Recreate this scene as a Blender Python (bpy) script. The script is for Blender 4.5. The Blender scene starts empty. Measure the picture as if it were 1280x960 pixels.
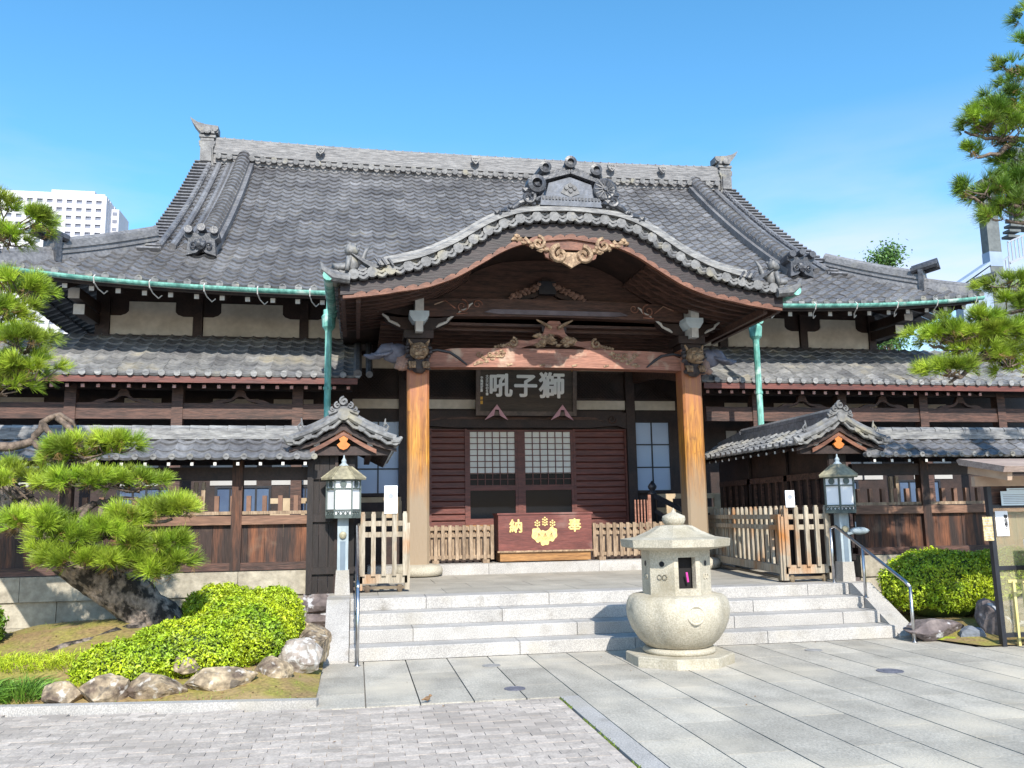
import bpy, bmesh, math, random
import numpy as np
from mathutils import Vector, Matrix, noise as mnoise

SC = bpy.context.scene
COL = SC.collection
rnd = random.Random(7)
XC = 3.45                        # centre line of the hall (camera stands at x=0, facing +y)

# ------------------------------------------------------------------ camera
F, CX, CY = 1080.0, 640.0, 480.0
VY, HS = (445.0, 648.0), -0.016      # vanishing point of the depth lines, slope of the horizon
def _nrm(a): return a/np.linalg.norm(a)
_Y = _nrm(np.array([VY[0]-CX, -(VY[1]-CY), -F]))
_a = _Y[0]-HS*_Y[1]; _b = -CX*_Y[0]-(VY[1]-HS*VY[0]-CY)*_Y[1]-F*_Y[2]
_u = -_b/_a; _v = VY[1]+HS*(_u-VY[0])
_X = _nrm(np.array([_u-CX, -(_v-CY), -F])); _Z = np.cross(_X, _Y)
_R = Matrix((tuple(_X), tuple(_Y), tuple(_Z)))          # camera axes -> world axes
cam_d = bpy.data.cameras.new('camera'); cam = bpy.data.objects.new('camera', cam_d); COL.objects.link(cam)
cam_d.sensor_width = 36.0; cam_d.lens = 36.0*F/1280.0; cam_d.clip_end = 3000; cam_d.clip_start = .05
cam.matrix_world = Matrix.Translation((0, 0, 1.6)) @ _R.to_4x4()
SC.camera = cam

# ------------------------------------------------------------------ light
SUN_TO = Vector((0.03, -1.0, 0.765)).normalized()         # towards the sun
world = bpy.data.worlds.new('World'); SC.world = world; world.use_nodes = True
wn = world.node_tree; bg = wn.nodes['Background']
sky = wn.nodes.new('ShaderNodeTexSky'); sky.sky_type = 'NISHITA'; sky.sun_disc = False
sky.sun_elevation = math.asin(SUN_TO.z); sky.sun_rotation = math.atan2(SUN_TO.x, SUN_TO.y)
sky.air_density = 1.0; sky.dust_density = 0.4; sky.ozone_density = 2.0; sky.altitude = 0
hs = wn.nodes.new('ShaderNodeHueSaturation'); hs.inputs['Hue'].default_value = .49; hs.inputs['Saturation'].default_value = 1.27; hs.inputs['Value'].default_value = 1.55
wn.links.new(sky.outputs[0], hs.inputs['Color']); 
tcw = wn.nodes.new('ShaderNodeTexCoord'); mpw = wn.nodes.new('ShaderNodeMapping'); mpw.inputs['Scale'].default_value = (2.2, 2.2, 9)
nzw = wn.nodes.new('ShaderNodeTexNoise'); nzw.inputs['Scale'].default_value = 1.3; nzw.inputs['Detail'].default_value = 6
wn.links.new(tcw.outputs['Generated'], mpw.inputs['Vector']); wn.links.new(mpw.outputs[0], nzw.inputs['Vector'])
c1 = wn.nodes.new('ShaderNodeMapRange'); c1.inputs['From Min'].default_value = .38; c1.inputs['From Max'].default_value = .66; c1.inputs['To Max'].default_value = .85; wn.links.new(nzw.outputs['Fac'], c1.inputs['Value'])
sxw = wn.nodes.new('ShaderNodeSeparateXYZ'); wn.links.new(tcw.outputs['Generated'], sxw.inputs[0])
c2 = wn.nodes.new('ShaderNodeMapRange'); c2.inputs['From Min'].default_value = .42; c2.inputs['From Max'].default_value = .22; wn.links.new(sxw.outputs['Z'], c2.inputs['Value'])
cm = wn.nodes.new('ShaderNodeMath'); cm.operation = 'MULTIPLY'; wn.links.new(c1.outputs[0], cm.inputs[0]); wn.links.new(c2.outputs[0], cm.inputs[1])
mxw = wn.nodes.new('ShaderNodeMixRGB'); mxw.inputs['Color2'].default_value = (5.4, 5.3, 6.2, 1)      # thin pinkish cloud low over the roofs
wn.links.new(cm.outputs[0], mxw.inputs['Fac']); wn.links.new(hs.outputs[0], mxw.inputs['Color1']); wn.links.new(mxw.outputs[0], bg.inputs['Color'])
bg.inputs['Strength'].default_value = 0.13
sl = bpy.data.lights.new('sun', 'SUN'); sl.energy = 4.6; sl.angle = math.radians(.53); sl.color = (1.0, .95, .86)
sun = bpy.data.objects.new('sun', sl); COL.objects.link(sun)
sun.rotation_euler = (-SUN_TO).to_track_quat('-Z', 'Y').to_euler()
SC.view_settings.view_transform = 'Standard'; SC.view_settings.look = 'None'
SC.view_settings.exposure = 0.5; SC.view_settings.gamma = 1.0
SC.cycles.max_bounces = 6; SC.cycles.transparent_max_bounces = 8
SC.cycles.use_denoising = True

# ------------------------------------------------------------------ materials
MATS = {}
def mat(name, col, col2=None, rough=.7, scale=4.0, stretch=(1, 1, 1), detail=5, lo=.35, hi=.65, bump=0.0, bscale=None, metal=0.0,
        tint=True, fine=None, spec=.5, trans=0.0, wave=None, stain=None, stain2=None):
    if name in MATS: return MATS[name]
    m = bpy.data.materials.new(name); m.use_nodes = True; nt = m.node_tree; N = nt.nodes; L = nt.links
    p = N['Principled BSDF']; p.inputs['Roughness'].default_value = rough; p.inputs['Metallic'].default_value = metal
    p.inputs['Specular IOR Level'].default_value = spec
    tc = N.new('ShaderNodeTexCoord'); mp = N.new('ShaderNodeMapping'); mp.inputs['Scale'].default_value = stretch
    L.new(tc.outputs['Object'], mp.inputs['Vector'])
    nz = N.new('ShaderNodeTexNoise'); nz.inputs['Scale'].default_value = scale; nz.inputs['Detail'].default_value = detail
    nz.inputs['Roughness'].default_value = .6
    L.new(mp.outputs[0], nz.inputs['Vector'])
    rp = N.new('ShaderNodeValToRGB'); rp.color_ramp.elements[0].position = lo; rp.color_ramp.elements[1].position = hi
    c2 = col2 or tuple(c*.8 for c in col)
    rp.color_ramp.elements[0].color = (*c2, 1); rp.color_ramp.elements[1].color = (*col, 1)
    L.new(nz.outputs['Fac'], rp.inputs['Fac']); out = rp.outputs['Color']
    def mul(out, fac_out, a, b):
        mr = N.new('ShaderNodeMapRange'); mr.inputs['From Min'].default_value = .3; mr.inputs['From Max'].default_value = .7
        mr.inputs['To Min'].default_value = a; mr.inputs['To Max'].default_value = b; L.new(fac_out, mr.inputs['Value'])
        mx = N.new('ShaderNodeVectorMath'); mx.operation = 'SCALE'; L.new(out, mx.inputs[0]); L.new(mr.outputs[0], mx.inputs['Scale'])
        return mx.outputs[0]
    if fine:
        n2 = N.new('ShaderNodeTexNoise'); n2.inputs['Scale'].default_value = fine[0]; n2.inputs['Detail'].default_value = 3
        L.new(mp.outputs[0], n2.inputs['Vector']); out = mul(out, n2.outputs['Fac'], 1-fine[1], 1+fine[1])
    for stain in [q for q in (stain, stain2) if q]:      # (colour, scale, low, high[, most]): weathering with a shape of its own
        n3 = N.new('ShaderNodeTexNoise'); n3.inputs['Scale'].default_value = stain[1]; n3.inputs['Detail'].default_value = 6
        L.new(tc.outputs['Object'], n3.inputs['Vector'])
        r3 = N.new('ShaderNodeMapRange'); r3.inputs['From Min'].default_value = stain[2]; r3.inputs['From Max'].default_value = stain[3]; r3.inputs['To Max'].default_value = stain[4] if len(stain) > 4 else 1.0
        L.new(n3.outputs['Fac'], r3.inputs['Value'])
        mm = N.new('ShaderNodeMixRGB'); mm.inputs['Color2'].default_value = (*stain[0], 1)
        L.new(r3.outputs[0], mm.inputs['Fac']); L.new(out, mm.inputs['Color1']); out = mm.outputs[0]
    if tint:
        at = N.new('ShaderNodeAttribute'); at.attribute_name = 'tint'
        mx = N.new('ShaderNodeVectorMath'); mx.operation = 'SCALE'; L.new(out, mx.inputs[0]); L.new(at.outputs['Fac'], mx.inputs['Scale']); out = mx.outputs[0]
    L.new(out, p.inputs['Base Color'])
    if bump:
        nb = N.new('ShaderNodeTexNoise'); nb.inputs['Scale'].default_value = bscale or scale*4; nb.inputs['Detail'].default_value = 6
        L.new(mp.outputs[0], nb.inputs['Vector'])
        bp = N.new('ShaderNodeBump'); bp.inputs['Strength'].default_value = bump; bp.inputs['Distance'].default_value = .02
        L.new(nb.outputs['Fac'], bp.inputs['Height']); L.new(bp.outputs[0], p.inputs['Normal'])
    if trans:
        p.inputs['Transmission Weight'].default_value = trans
    MATS[name] = m; return m

TILE = mat('roof_tile', (.195,.193,.198), (.10,.098,.104), .45, .9, bump=.3, bscale=25, fine=(16, .3), stain=((.27, .255, .215), 3.2, .60, .82, .7))
TILE_L = mat('weathered_tile', (.20, .198, .195), (.10, .10, .105), .55, 2.5, bump=.3, bscale=25, fine=(18, .3), stain=((.30, .27, .19), 3.0, .56, .75))
TILE_D = mat('dark_ornament_tile', (.075, .078, .09), (.035, .037, .043), .4, 5, bump=.3, fine=(20, .3))
TILE_P = mat('pale_ridge_tile', (.28, .275, .265), (.12, .12, .125), .55, 6, (.5, 2, 3), bump=.3, bscale=30, fine=(25, .3))
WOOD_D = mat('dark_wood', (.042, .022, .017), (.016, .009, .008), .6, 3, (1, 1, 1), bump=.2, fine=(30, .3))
WOOD_X = mat('dark_wood_grain_across', (.115, .056, .04), (.04, .021, .016), .6, 3, (.6, 6, 6), bump=.25, fine=(12, .35))
WOOD_R = mat('red_brown_wood', (.17, .05, .035), (.09, .028, .022), .5, 3, (.5, 5, 5), bump=.2, fine=(14, .25))
WOOD_BEAM = mat('carved_beam_wood', (.38, .17, .115), (.20, .085, .055), .6, 2.2, (.5, 4, 6), bump=.35, fine=(12, .3), stain=((.46, .33, .24), 3.5, .55, .72))
WOOD_RIM = mat('orange_rim_wood', (.215, .092, .055), (.11, .042, .025), .6, 3, (1, 3, 3), bump=.2, fine=(20, .25))
WOOD_TAN = mat('pale_carved_wood', (.41, .285, .175), (.16, .095, .055), .7, 10, bump=.6, bscale=30, fine=(28, .35))
WOOD_PLANK = mat('weathered_plank', (.24, .085, .034), (.03, .016, .012), .65, 1.5, (4.5, 1, .45), lo=.44, hi=.78, bump=.35, bscale=10, fine=(14, .4), stain=((.20, .13, .085), 2.6, .60, .8))
WOOD_GATE = mat('bleached_gate_wood', (.44, .385, .30), (.25, .20, .14), .75, 2.5, (5, 5, .6), bump=.3, bscale=14, fine=(14, .25), stain=((.38, .155, .04), 1.3, .52, .68))
WOOD_FENCE = mat('grey_brown_fence_wood', (.37, .27, .18), (.18, .12, .075), .75, 3, (5, 5, .8), bump=.3, fine=(14, .3))
PLASTER = mat('white_plaster', (.68, .63, .54), (.52, .47, .39), .9, 1.4, bump=.1, fine=(9, .08))
WHITE = mat('white_paint', (.66, .64, .60), (.5, .48, .45), .6, 6)
GRANITE = mat('pale_granite', (.47, .445, .415), (.31, .295, .28), .75, 85, detail=2, lo=.4, hi=.6, bump=.2, bscale=120, fine=(2.2, .14), stain=((.34, .305, .24), 1.7, .55, .85), stain2=((.15, .13, .10), 4.0, .60, .80, .6))
GRANITE_D = mat('dark_joint_stone', (.23, .22, .2), (.16, .15, .14), .9, 6)  # dark stone under the paving joints and inside the steps
PAVE = mat('stone_paving', (.47, .432, .367), (.34, .312, .264), .75, 2.6, (1, .55, 1), bump=.35, bscale=70, fine=(55, .2), stain=((.57, .505, .40), .9, .50, .72), stain2=((.21, .19, .15), 1.7, .57, .80, .5))
PAVER = mat('pink_grey_paver', (.53, .462, .40), (.40, .345, .30), .8, 12, bump=.3, bscale=90, fine=(60, .18), stain=((.38, .325, .28), .8, .48, .7), stain2=((.26, .22, .185), 2.4, .58, .75, .5))
LANT = mat('lantern_stone', (.53, .48, .385), (.36, .325, .25), .8, 60, detail=4, lo=.36, hi=.64, bump=.35, bscale=90, fine=(2.5, .2), stain=((.29, .245, .16), 2.3, .54, .80), stain2=((.10, .09, .065), 5.0, .58, .78, .6))
WALLST = mat('wall_base_stone', (.43, .385, .30), (.27, .235, .18), .85, 3, bump=.35, bscale=30, fine=(12, .12))
ROCK = mat('garden_rock', (.43, .335, .215), (.10, .07, .05), .85, 4.5, lo=.38, hi=.60, bump=1.0, bscale=14, fine=(16, .45), stain=((.50, .46, .41), 13, .58, .66, .8), stain2=((.06, .05, .045), 9, .58, .66, .8))
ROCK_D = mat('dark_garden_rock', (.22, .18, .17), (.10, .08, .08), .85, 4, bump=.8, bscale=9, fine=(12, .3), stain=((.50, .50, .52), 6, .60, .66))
SOIL = mat('mossy_soil', (.25, .22, .045), (.27, .18, .075), .95, 2.6, lo=.40, hi=.60, bump=.6, bscale=25, fine=(30, .3), stain=((.36, .25, .12), 1.5, .56, .66))
MOSS = mat('lime_moss', (.36, .42, .02), (.20, .26, .015), .95, 9, bump=.7, bscale=60)
BARK = mat('pine_bark', (.27, .215, .175), (.03, .024, .02), .95, 9, (1, 1, .8), lo=.43, hi=.57, bump=1.0, bscale=18, fine=(28, .4))
BARK_D = mat('branch_bark', (.23, .17, .13), (.06, .045, .035), .9, 12, bump=.7, bscale=40)
NEEDLE = mat('pine_needles', (.43, .53, .045), (.19, .32, .02), .5, 1.6, fine=(5, .35))
NEEDLE_D = mat('dark_pine_needles', (.26, .38, .03), (.10, .22, .02), .5, 1.6, fine=(5, .3))
AZ = mat('azalea_leaves', (.42, .50, .014), (.19, .31, .010), .5, 2.2, fine=(8, .3))
DRYN = mat('dry_needles', (.30, .19, .06), (.18, .10, .03), .7, 5)
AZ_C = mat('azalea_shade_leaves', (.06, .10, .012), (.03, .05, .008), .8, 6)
GRASS = mat('lime_grass', (.45, .52, .015), (.26, .36, .015), .6, 5)
GRASS_D = mat('dark_grass', (.16, .30, .03), (.06, .15, .015), .6, 5)
COPPER = mat('verdigris_copper', (.22, .50, .42), (.06, .24, .20), .65, 5, (1, 1, .4), lo=.3, hi=.62, fine=(16, .35), stain=((.55, .70, .62), 3, .56, .7))
STEEL = mat('brushed_steel', (.62, .62, .63), (.45, .45, .47), .28, 20, metal=1.0, tint=False)
POST = mat('blue_grey_post', (.36, .42, .45), (.26, .31, .34), .55, 5, (1, 1, .3), fine=(20, .1))
LAMP_ROOF = mat('aged_brass_lamp_roof', (.34, .305, .20), (.20, .18, .125), .5, 6, fine=(20, .25))
LAMP_FR = mat('lamp_frame_metal', (.10, .125, .115), (.06, .08, .075), .5, 8)
LAMP_W = mat('milk_glass', (.88, .88, .88), (.82, .82, .84), .3, 2)
SHOJI = mat('shoji_paper', (.84, .82, .74), (.74, .72, .66), .8, 2)
GLASS_B = mat('dark_reflecting_glass', (.010, .012, .016), (.006, .008, .011), .12, 1, spec=.12)
GLASS_S = mat('frosted_blue_glass', (.40, .50, .66), (.34, .44, .60), .3, .8, spec=.6)
BLACK = mat('black_iron', (.02, .022, .03), (.012, .013, .018), .45, 5)
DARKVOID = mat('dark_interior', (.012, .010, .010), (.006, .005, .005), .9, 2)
GOLD = mat('gold_leaf', (.83, .66, .28), (.66, .48, .16), .45, 20, metal=.25)
OFFER = mat('offering_box_lacquer', (.175, .052, .04), (.105, .03, .024), .42, 2.0, (.6, 3, 5), bump=.15, fine=(12, .3), stain=((.24, .14, .115), 2, .58, .75))
OFFER_B = mat('offering_box_base', (.36, .18, .06), (.22, .10, .03), .5, 3, (.5, 4, 6), fine=(12, .25))
PLAQUE = mat('plaque_board', (.07, .05, .035), (.035, .025, .018), .55, 2, (.5, 4, 7), bump=.3, fine=(14, .35))
INK_W = mat('white_lettering', (.95, .95, .92), (.9, .9, .86), .6, 10)
INK = mat('black_lettering', (.03, .03, .035), (.02, .02, .025), .7, 10)
MARK_G = mat('grey_print_and_shadow', (.36, .38, .42), (.28, .3, .34), .7, 10)
PAPER = mat('white_paper', (.84, .84, .85), (.80, .80, .82), .6, 3)
PAPER_Y = mat('yellowed_paper', (.62, .50, .28), (.36, .27, .12), .7, 24, lo=.45, hi=.55)
PINK = mat('pink_metal_hook', (.62, .34, .40), (.50, .26, .32), .45, 6)
TOWER = mat('tower_white', (.62, .61, .64), (.55, .54, .57), .8, .1)
TOWER_W = mat('tower_window', (.22, .24, .30), (.16, .17, .22), .3, .4)
CONC = mat('grey_concrete', (.15, .165, .165), (.10, .115, .12), .85, 1.2, fine=(6, .15))
CONC_B = mat('blue_grey_panel', (.30, .38, .50), (.24, .31, .42), .6, 1)
LEAF = mat('broadleaf', (.12, .24, .05), (.05, .12, .02), .55, 1.2)
IRONLID = mat('cast_iron_lid', (.16, .16, .19), (.10, .10, .13), .6, 30)
BIRD = mat('sparrow_feathers', (.30, .18, .09), (.12, .07, .04), .8, 30)
RED = mat('red_print', (.75, .04, .06), (.6, .03, .05), .5, 5)
LEAFDRY = mat('pale_yellow_wood', (.62, .55, .25), (.5, .42, .16), .7, 4, (5, 5, 1))

# the porch pillars: bleached at the foot, golden in the middle, red-brown under the capital (the wood itself)
def pillar_mat():
    m = mat('pillar_wood', (.50, .225, .035), (.24, .09, .018), .5, 2.0, (7, 7, .4), lo=.36, hi=.62, bump=.35, bscale=12, fine=(11, .4), stain2=((.12, .05, .02), 5, .62, .70, .7))
    nt = m.node_tree; N = nt.nodes; L = nt.links; p = N['Principled BSDF']
    src = p.inputs['Base Color'].links[0].from_socket
    tc = N.new('ShaderNodeTexCoord'); sx = N.new('ShaderNodeSeparateXYZ'); L.new(tc.outputs['Object'], sx.inputs[0])
    nz = N.new('ShaderNodeTexNoise'); nz.inputs['Scale'].default_value = 3; mp = N.new('ShaderNodeMapping'); mp.inputs['Scale'].default_value = (3, 3, .5)
    L.new(tc.outputs['Object'], mp.inputs[0]); L.new(mp.outputs[0], nz.inputs['Vector'])
    ad = N.new('ShaderNodeMath'); ad.operation = 'MULTIPLY_ADD'; ad.inputs[1].default_value = 1.3; L.new(nz.outputs['Fac'], ad.inputs[0]); L.new(sx.outputs['Z'], ad.inputs[2])
    r = N.new('ShaderNodeMapRange'); r.inputs['From Min'].default_value = 2.35; r.inputs['From Max'].default_value = 3.35; L.new(ad.outputs[0], r.inputs['Value'])
    mx = N.new('ShaderNodeMixRGB'); mx.inputs['Color1'].default_value = (.30, .225, .15, 1); L.new(r.outputs[0], mx.inputs['Fac']); L.new(src, mx.inputs['Color2'])
    r2 = N.new('ShaderNodeMapRange'); r2.inputs['From Min'].default_value = 3.7; r2.inputs['From Max'].default_value = 4.9; L.new(ad.outputs[0], r2.inputs['Value'])
    mx2 = N.new('ShaderNodeMixRGB'); mx2.inputs['Color2'].default_value = (.36, .13, .07, 1); L.new(r2.outputs[0], mx2.inputs['Fac']); L.new(mx.outputs[0], mx2.inputs['Color1'])
    L.new(mx2.outputs[0], p.inputs['Base Color']); return m
PILLAR = pillar_mat()

# ------------------------------------------------------------------ mesh helpers
_ICO = {}
def ico(sub):
    if sub not in _ICO:
        b = bmesh.new(); bmesh.ops.create_icosphere(b, subdivisions=sub, radius=1); b.verts.ensure_lookup_table()
        _ICO[sub] = (np.array([v.co[:] for v in b.verts]), [[v.index for v in f.verts] for f in b.faces]); b.free()
    return _ICO[sub]

class MB:
    def __init__(s): s.v = []; s.f = []; s.t = []
    def add(s, V, Fs, tint=1.0):
        o = len(s.v); s.v.extend(tuple(map(float, p)) for p in V); s.f.extend([tuple(i+o for i in f) for f in Fs]); s.t.extend([tint]*len(V)); return s
    def box(s, c, d, rz=0, ry=0, rx=0, tint=1.0, bev=0):
        hx, hy, hz = d[0]/2, d[1]/2, d[2]/2
        P = [Vector((x, y, z)) for z in (-hz, hz) for y in (-hy, hy) for x in (-hx, hx)]
        if rz or ry or rx:
            R = Matrix.Rotation(rz, 3, 'Z') @ Matrix.Rotation(ry, 3, 'Y') @ Matrix.Rotation(rx, 3, 'X'); P = [R @ p for p in P]
        C = Vector(c)
        return s.add([p+C for p in P], [(0, 2, 3, 1), (4, 5, 7, 6), (0, 1, 5, 4), (2, 6, 7, 3), (0, 4, 6, 2), (1, 3, 7, 5)], tint)
    def bx(s, x0, x1, y0, y1, z0, z1, tint=1.0):
        return s.box(((x0+x1)/2, (y0+y1)/2, (z0+z1)/2), (abs(x1-x0), abs(y1-y0), abs(z1-z0)), tint=tint)
    def bar(s, p, q, w, h, up=(0, 0, 1), tint=1.0):
        p = Vector(p); q = Vector(q); t = (q-p).normalized(); u = Vector(up)
        if abs(t.dot(u)) > .98: u = Vector((0, 1, 0))
        a = t.cross(u).normalized()*(w/2); b = a.cross(t).normalized()*(h/2)
        V = [e+i*a+j*b for e in (p, q) for (i, j) in ((-1, -1), (1, -1), (1, 1), (-1, 1))]
        return s.add(V, [(3, 2, 1, 0), (4, 5, 6, 7), (0, 1, 5, 4), (1, 2, 6, 5), (2, 3, 7, 6), (3, 0, 4, 7)], tint)
    def tube(s, pts, r, n=8, tint=1.0, cap=True):
        P = [Vector(p) for p in pts]; m = len(P); R = r if isinstance(r, (list, tuple)) else [r]*m
        V = []; ref = None
        for i in range(m):
            t = (P[min(i+1, m-1)]-P[max(i-1, 0)]).normalized()
            if ref is None: ref = Vector((0, 0, 1)) if abs(t.z) < .9 else Vector((0, 1, 0))
            a = t.cross(ref); a = a.normalized() if a.length > 1e-6 else Vector((1, 0, 0)); b = a.cross(t).normalized(); ref = b
            for k in range(n):
                w = 2*math.pi*(k+.5)/n; V.append(P[i]+(a*math.cos(w)+b*math.sin(w))*R[i])
        Fs = [(i*n+k, i*n+(k+1) % n, (i+1)*n+(k+1) % n, (i+1)*n+k) for i in range(m-1) for k in range(n)]
        if cap: Fs += [tuple(range(n-1, -1, -1)), tuple(range((m-1)*n, m*n))]
        return s.add(V, Fs, tint)
    def lathe(s, c, prof, n=16, ph=0.0, tint=1.0, ax='Z'):
        V = []
        for r, z in prof:
            for k in range(n):
                w = 2*math.pi*k/n+ph; V.append((c[0]+r*math.cos(w), c[1]+r*math.sin(w), c[2]+z) if ax == 'Z' else (c[0]+r*math.cos(w), c[1]+z, c[2]+r*math.sin(w)))
        m = len(prof); Fs = [(i*n+k, i*n+(k+1) % n, (i+1)*n+(k+1) % n, (i+1)*n+k) for i in range(m-1) for k in range(n)]
        Fs += [tuple(range(n-1, -1, -1)), tuple(range((m-1)*n, m*n))]
        return s.add(V, Fs, tint)
    def prism(s, out, y0, y1, fn=None, tint=1.0):
        """outline in (x, z), extruded along y (or mapped by fn(x, y, z))"""
        g = fn or (lambda x, y, z: (x, y, z)); n = len(out)
        V = [g(x, y0, z) for x, z in out]+[g(x, y1, z) for x, z in out]
        Fs = [tuple(range(n)), tuple(range(2*n-1, n-1, -1))]+[(i, i+n, (i+1) % n+n, (i+1) % n) for i in range(n)]
        return s.add(V, Fs, tint)
    def sweep(s, path, prof, side=None, tint=1.0, closed=True):
        """profile (a, b): a across (side), b up; path points"""
        P = [Vector(p) for p in path]; m = len(P); k = len(prof); V = []
        for i in range(m):
            t = (P[min(i+1, m-1)]-P[max(i-1, 0)]).normalized()
            a = Vector(side) if side else t.cross(Vector((0, 0, 1))).normalized()
            b = a.cross(t).normalized()
            if side and b.z < 0: b = -b
            V += [P[i]+a*x+b*y for x, y in prof]
        Fs = [(i*k+j, i*k+(j+1) % k, (i+1)*k+(j+1) % k, (i+1)*k+j) for i in range(m-1) for j in range(k)]
        Fs += [tuple(range(k-1, -1, -1)), tuple(range((m-1)*k, m*k))]
        return s.add(V, Fs, tint)
    def lump(s, c, r, sub=2, amp=.15, fr=2.0, seed=0, tint=1.0, rz=0):
        V, Fs = ico(sub); C, S = math.cos(rz), math.sin(rz); o = Vector((seed*3.7, seed*1.3, seed*7.1)); W = []
        for p in V:
            d = 1+amp*mnoise.noise(Vector(p)*fr+o)*2+amp*.5*mnoise.noise(Vector(p)*fr*2.3+o)
            x, y, z = p[0]*r[0]*d, p[1]*r[1]*d, p[2]*r[2]*d; W.append((c[0]+x*C-y*S, c[1]+x*S+y*C, c[2]+z))
        return s.add(W, Fs, tint)
    def spiral(s, c, r0, turns, rad, dirn=1, start=0.0, n=22, y=None):
        pts = []; R = []
        for i in range(n):
            u = i/(n-1); w = start+dirn*turns*2*math.pi*u; r = r0*(1-.85*u)
            pts.append((c[0]+r*math.cos(w), c[1]-.02*u, c[2]+r*math.sin(w))); R.append(rad*(1-.4*u))
        return s.tube(pts, R, 6)
    def arrays(s, V, Fs, T):
        o = len(s.v); s.v.extend(map(tuple, V)); s.f.extend(map(tuple, (Fs+o).tolist())); s.t.extend(T.tolist()); return s
    def build(s, name, m, parent=None, smooth=False):
        me = bpy.data.meshes.new(name); me.from_pydata(s.v, [], s.f)
        at = me.attributes.new('tint', 'FLOAT', 'POINT'); at.data.foreach_set('value', np.array(s.t, dtype=np.float32))
        me.materials.append(m)
        if smooth: me.polygons.foreach_set('use_smooth', np.ones(len(s.f), dtype=bool))
        me.update()
        return link(name, me, parent)

def link(name, me, parent=None):
    o = bpy.data.objects.new(name, me); COL.objects.link(o)
    if parent is not None:
        o.parent = parent
        w = Vector(parent.location)
        if parent.parent is not None and parent.type != 'EMPTY': w = Vector((0, 0, 0))
        o.matrix_parent_inverse = Matrix.Translation(-w) if parent.type == 'EMPTY' else Matrix.Identity(4)
    return o
def tag(o, label=None, cat=None, group=None, kind=None):
    for k, v in (('label', label), ('category', cat), ('group', group), ('kind', kind)):
        if v: o[k] = v
    return o
def thing(name, loc, label, cat, group=None):
    o = bpy.data.objects.new(name, None); COL.objects.link(o); o.location = loc; o.empty_display_size = .2
    return tag(o, label, cat, group)
def dup(root, loc, label=None, name=None):
    """a copy of a thing with its parts and their sub-parts"""
    r = root.copy(); COL.objects.link(r); r.location = loc
    if label: r['label'] = label
    for ch in list(root.children):
        c = ch.copy(); COL.objects.link(c); c.parent = r; c.matrix_parent_inverse = ch.matrix_parent_inverse.copy()
        for g in list(ch.children):
            d = g.copy(); COL.objects.link(d); d.parent = c; d.matrix_parent_inverse = g.matrix_parent_inverse.copy()
    return r
def box_part(name, m, parent, *a, **k): return MB().bx(*a, **k).build(name, m, parent)

def text_mesh(name, body, size, m, parent, at, offset=0.0, **k):
    if offset <= 0: return text_one(name, body, size, m, parent, at, **k)
    objs = []
    n = 9 if offset > .008 else 5
    for i in range(n):
        w = 2*math.pi*i/(n-1); q = 0 if i == 0 else offset
        objs.append(text_one(name, body, size, m, None, (at[0]+q*math.cos(w), at[1]-.0004*i, at[2]+q*math.sin(w)), **k))
    b = bmesh.new()
    for o in objs: b.from_mesh(o.data)
    me = bpy.data.meshes.new(name); b.to_mesh(me); b.free(); me.materials.append(m)
    for o in objs: d = o.data; bpy.data.objects.remove(o); bpy.data.meshes.remove(d)
    return link(name, me, parent)
def text_one(name, body, size, m, parent, at, offset=0.0, depth=.006, tilt=0.0, rz=0.0, align='CENTER', space=1.0, sx=1.0):
    cu = bpy.data.curves.new(name, 'FONT'); cu.body = body; cu.size = size; cu.extrude = depth/2; cu.offset = offset
    cu.align_x = align; cu.align_y = 'CENTER'; cu.space_line = space
    t = bpy.data.objects.new(name, cu); COL.objects.link(t)
    bpy.context.view_layer.update()
    me = bpy.data.meshes.new_from_object(t.evaluated_get(bpy.context.evaluated_depsgraph_get()))
    bpy.data.objects.remove(t); me.name = name
    M4 = Matrix.Translation(at) @ Matrix.Rotation(rz, 4, 'Z') @ Matrix.Rotation(tilt, 4, 'X') @ Matrix.Rotation(math.pi/2, 4, 'X') @ Matrix.Diagonal((sx, 1, 1, 1))
    me.transform(M4); me.materials.clear(); me.materials.append(m)
    a = me.attributes.new('tint', 'FLOAT', 'POINT'); a.data.foreach_set('value', np.ones(len(me.vertices), dtype=np.float32))
    return link(name, me, parent)

def tile_sheet(mb, P, s0, s1, t0, t1, nc, nr, amp=.035, step=.03, keep=None, sub=6, tlo=.78, thi=1.18, rng=None, flip=False):
    """pantiles on the surface P(s, t) (arrays in, (n,3) out); t grows from the eave to the ridge"""
    rng = rng or rnd; ds = (s1-s0)/nc; dt = (t1-t0)/nr; u = np.linspace(0, 1, sub+1)
    w = amp*(.5+.5*np.cos(2*math.pi*(u+.09*np.sin(2*math.pi*u))))
    for j in range(nr):
        ta = t0+dt*j; tb = ta+dt*1.03
        for i in range(nc):
            sm = s0+ds*(i+.5)
            if keep and not keep(sm, ta+dt*.5): continue
            ss = s0+ds*(i+u); B0 = P(ss, np.full_like(ss, ta)); B1 = P(ss, np.full_like(ss, tb))
            nn = np.cross(B0[-1]-B0[0], B1[sub//2]-B0[sub//2]); nn = nn/np.linalg.norm(nn)
            if nn[2] < 0: nn = -nn
            jit = rng.uniform(-.007, .007)
            A = B0+nn*(w+step+jit)[:, None]; Bq = B1+nn*(w+jit)[:, None]; Lp = B0+nn*(w*.6-.012)[:, None]
            n = sub+1; V = np.concatenate([Lp, A, Bq]); tn = rng.uniform(tlo, thi)
            if rng.random() < .04: tn *= 1.25
            fs = []
            for k in range(sub):
                fs += [(k, k+1, n+k+1, n+k), (n+k, n+k+1, 2*n+k+1, 2*n+k)] if not flip else [(n+k, n+k+1, k+1, k), (2*n+k, 2*n+k+1, n+k+1, n+k)]
            mb.add(V, fs, tn)

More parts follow.
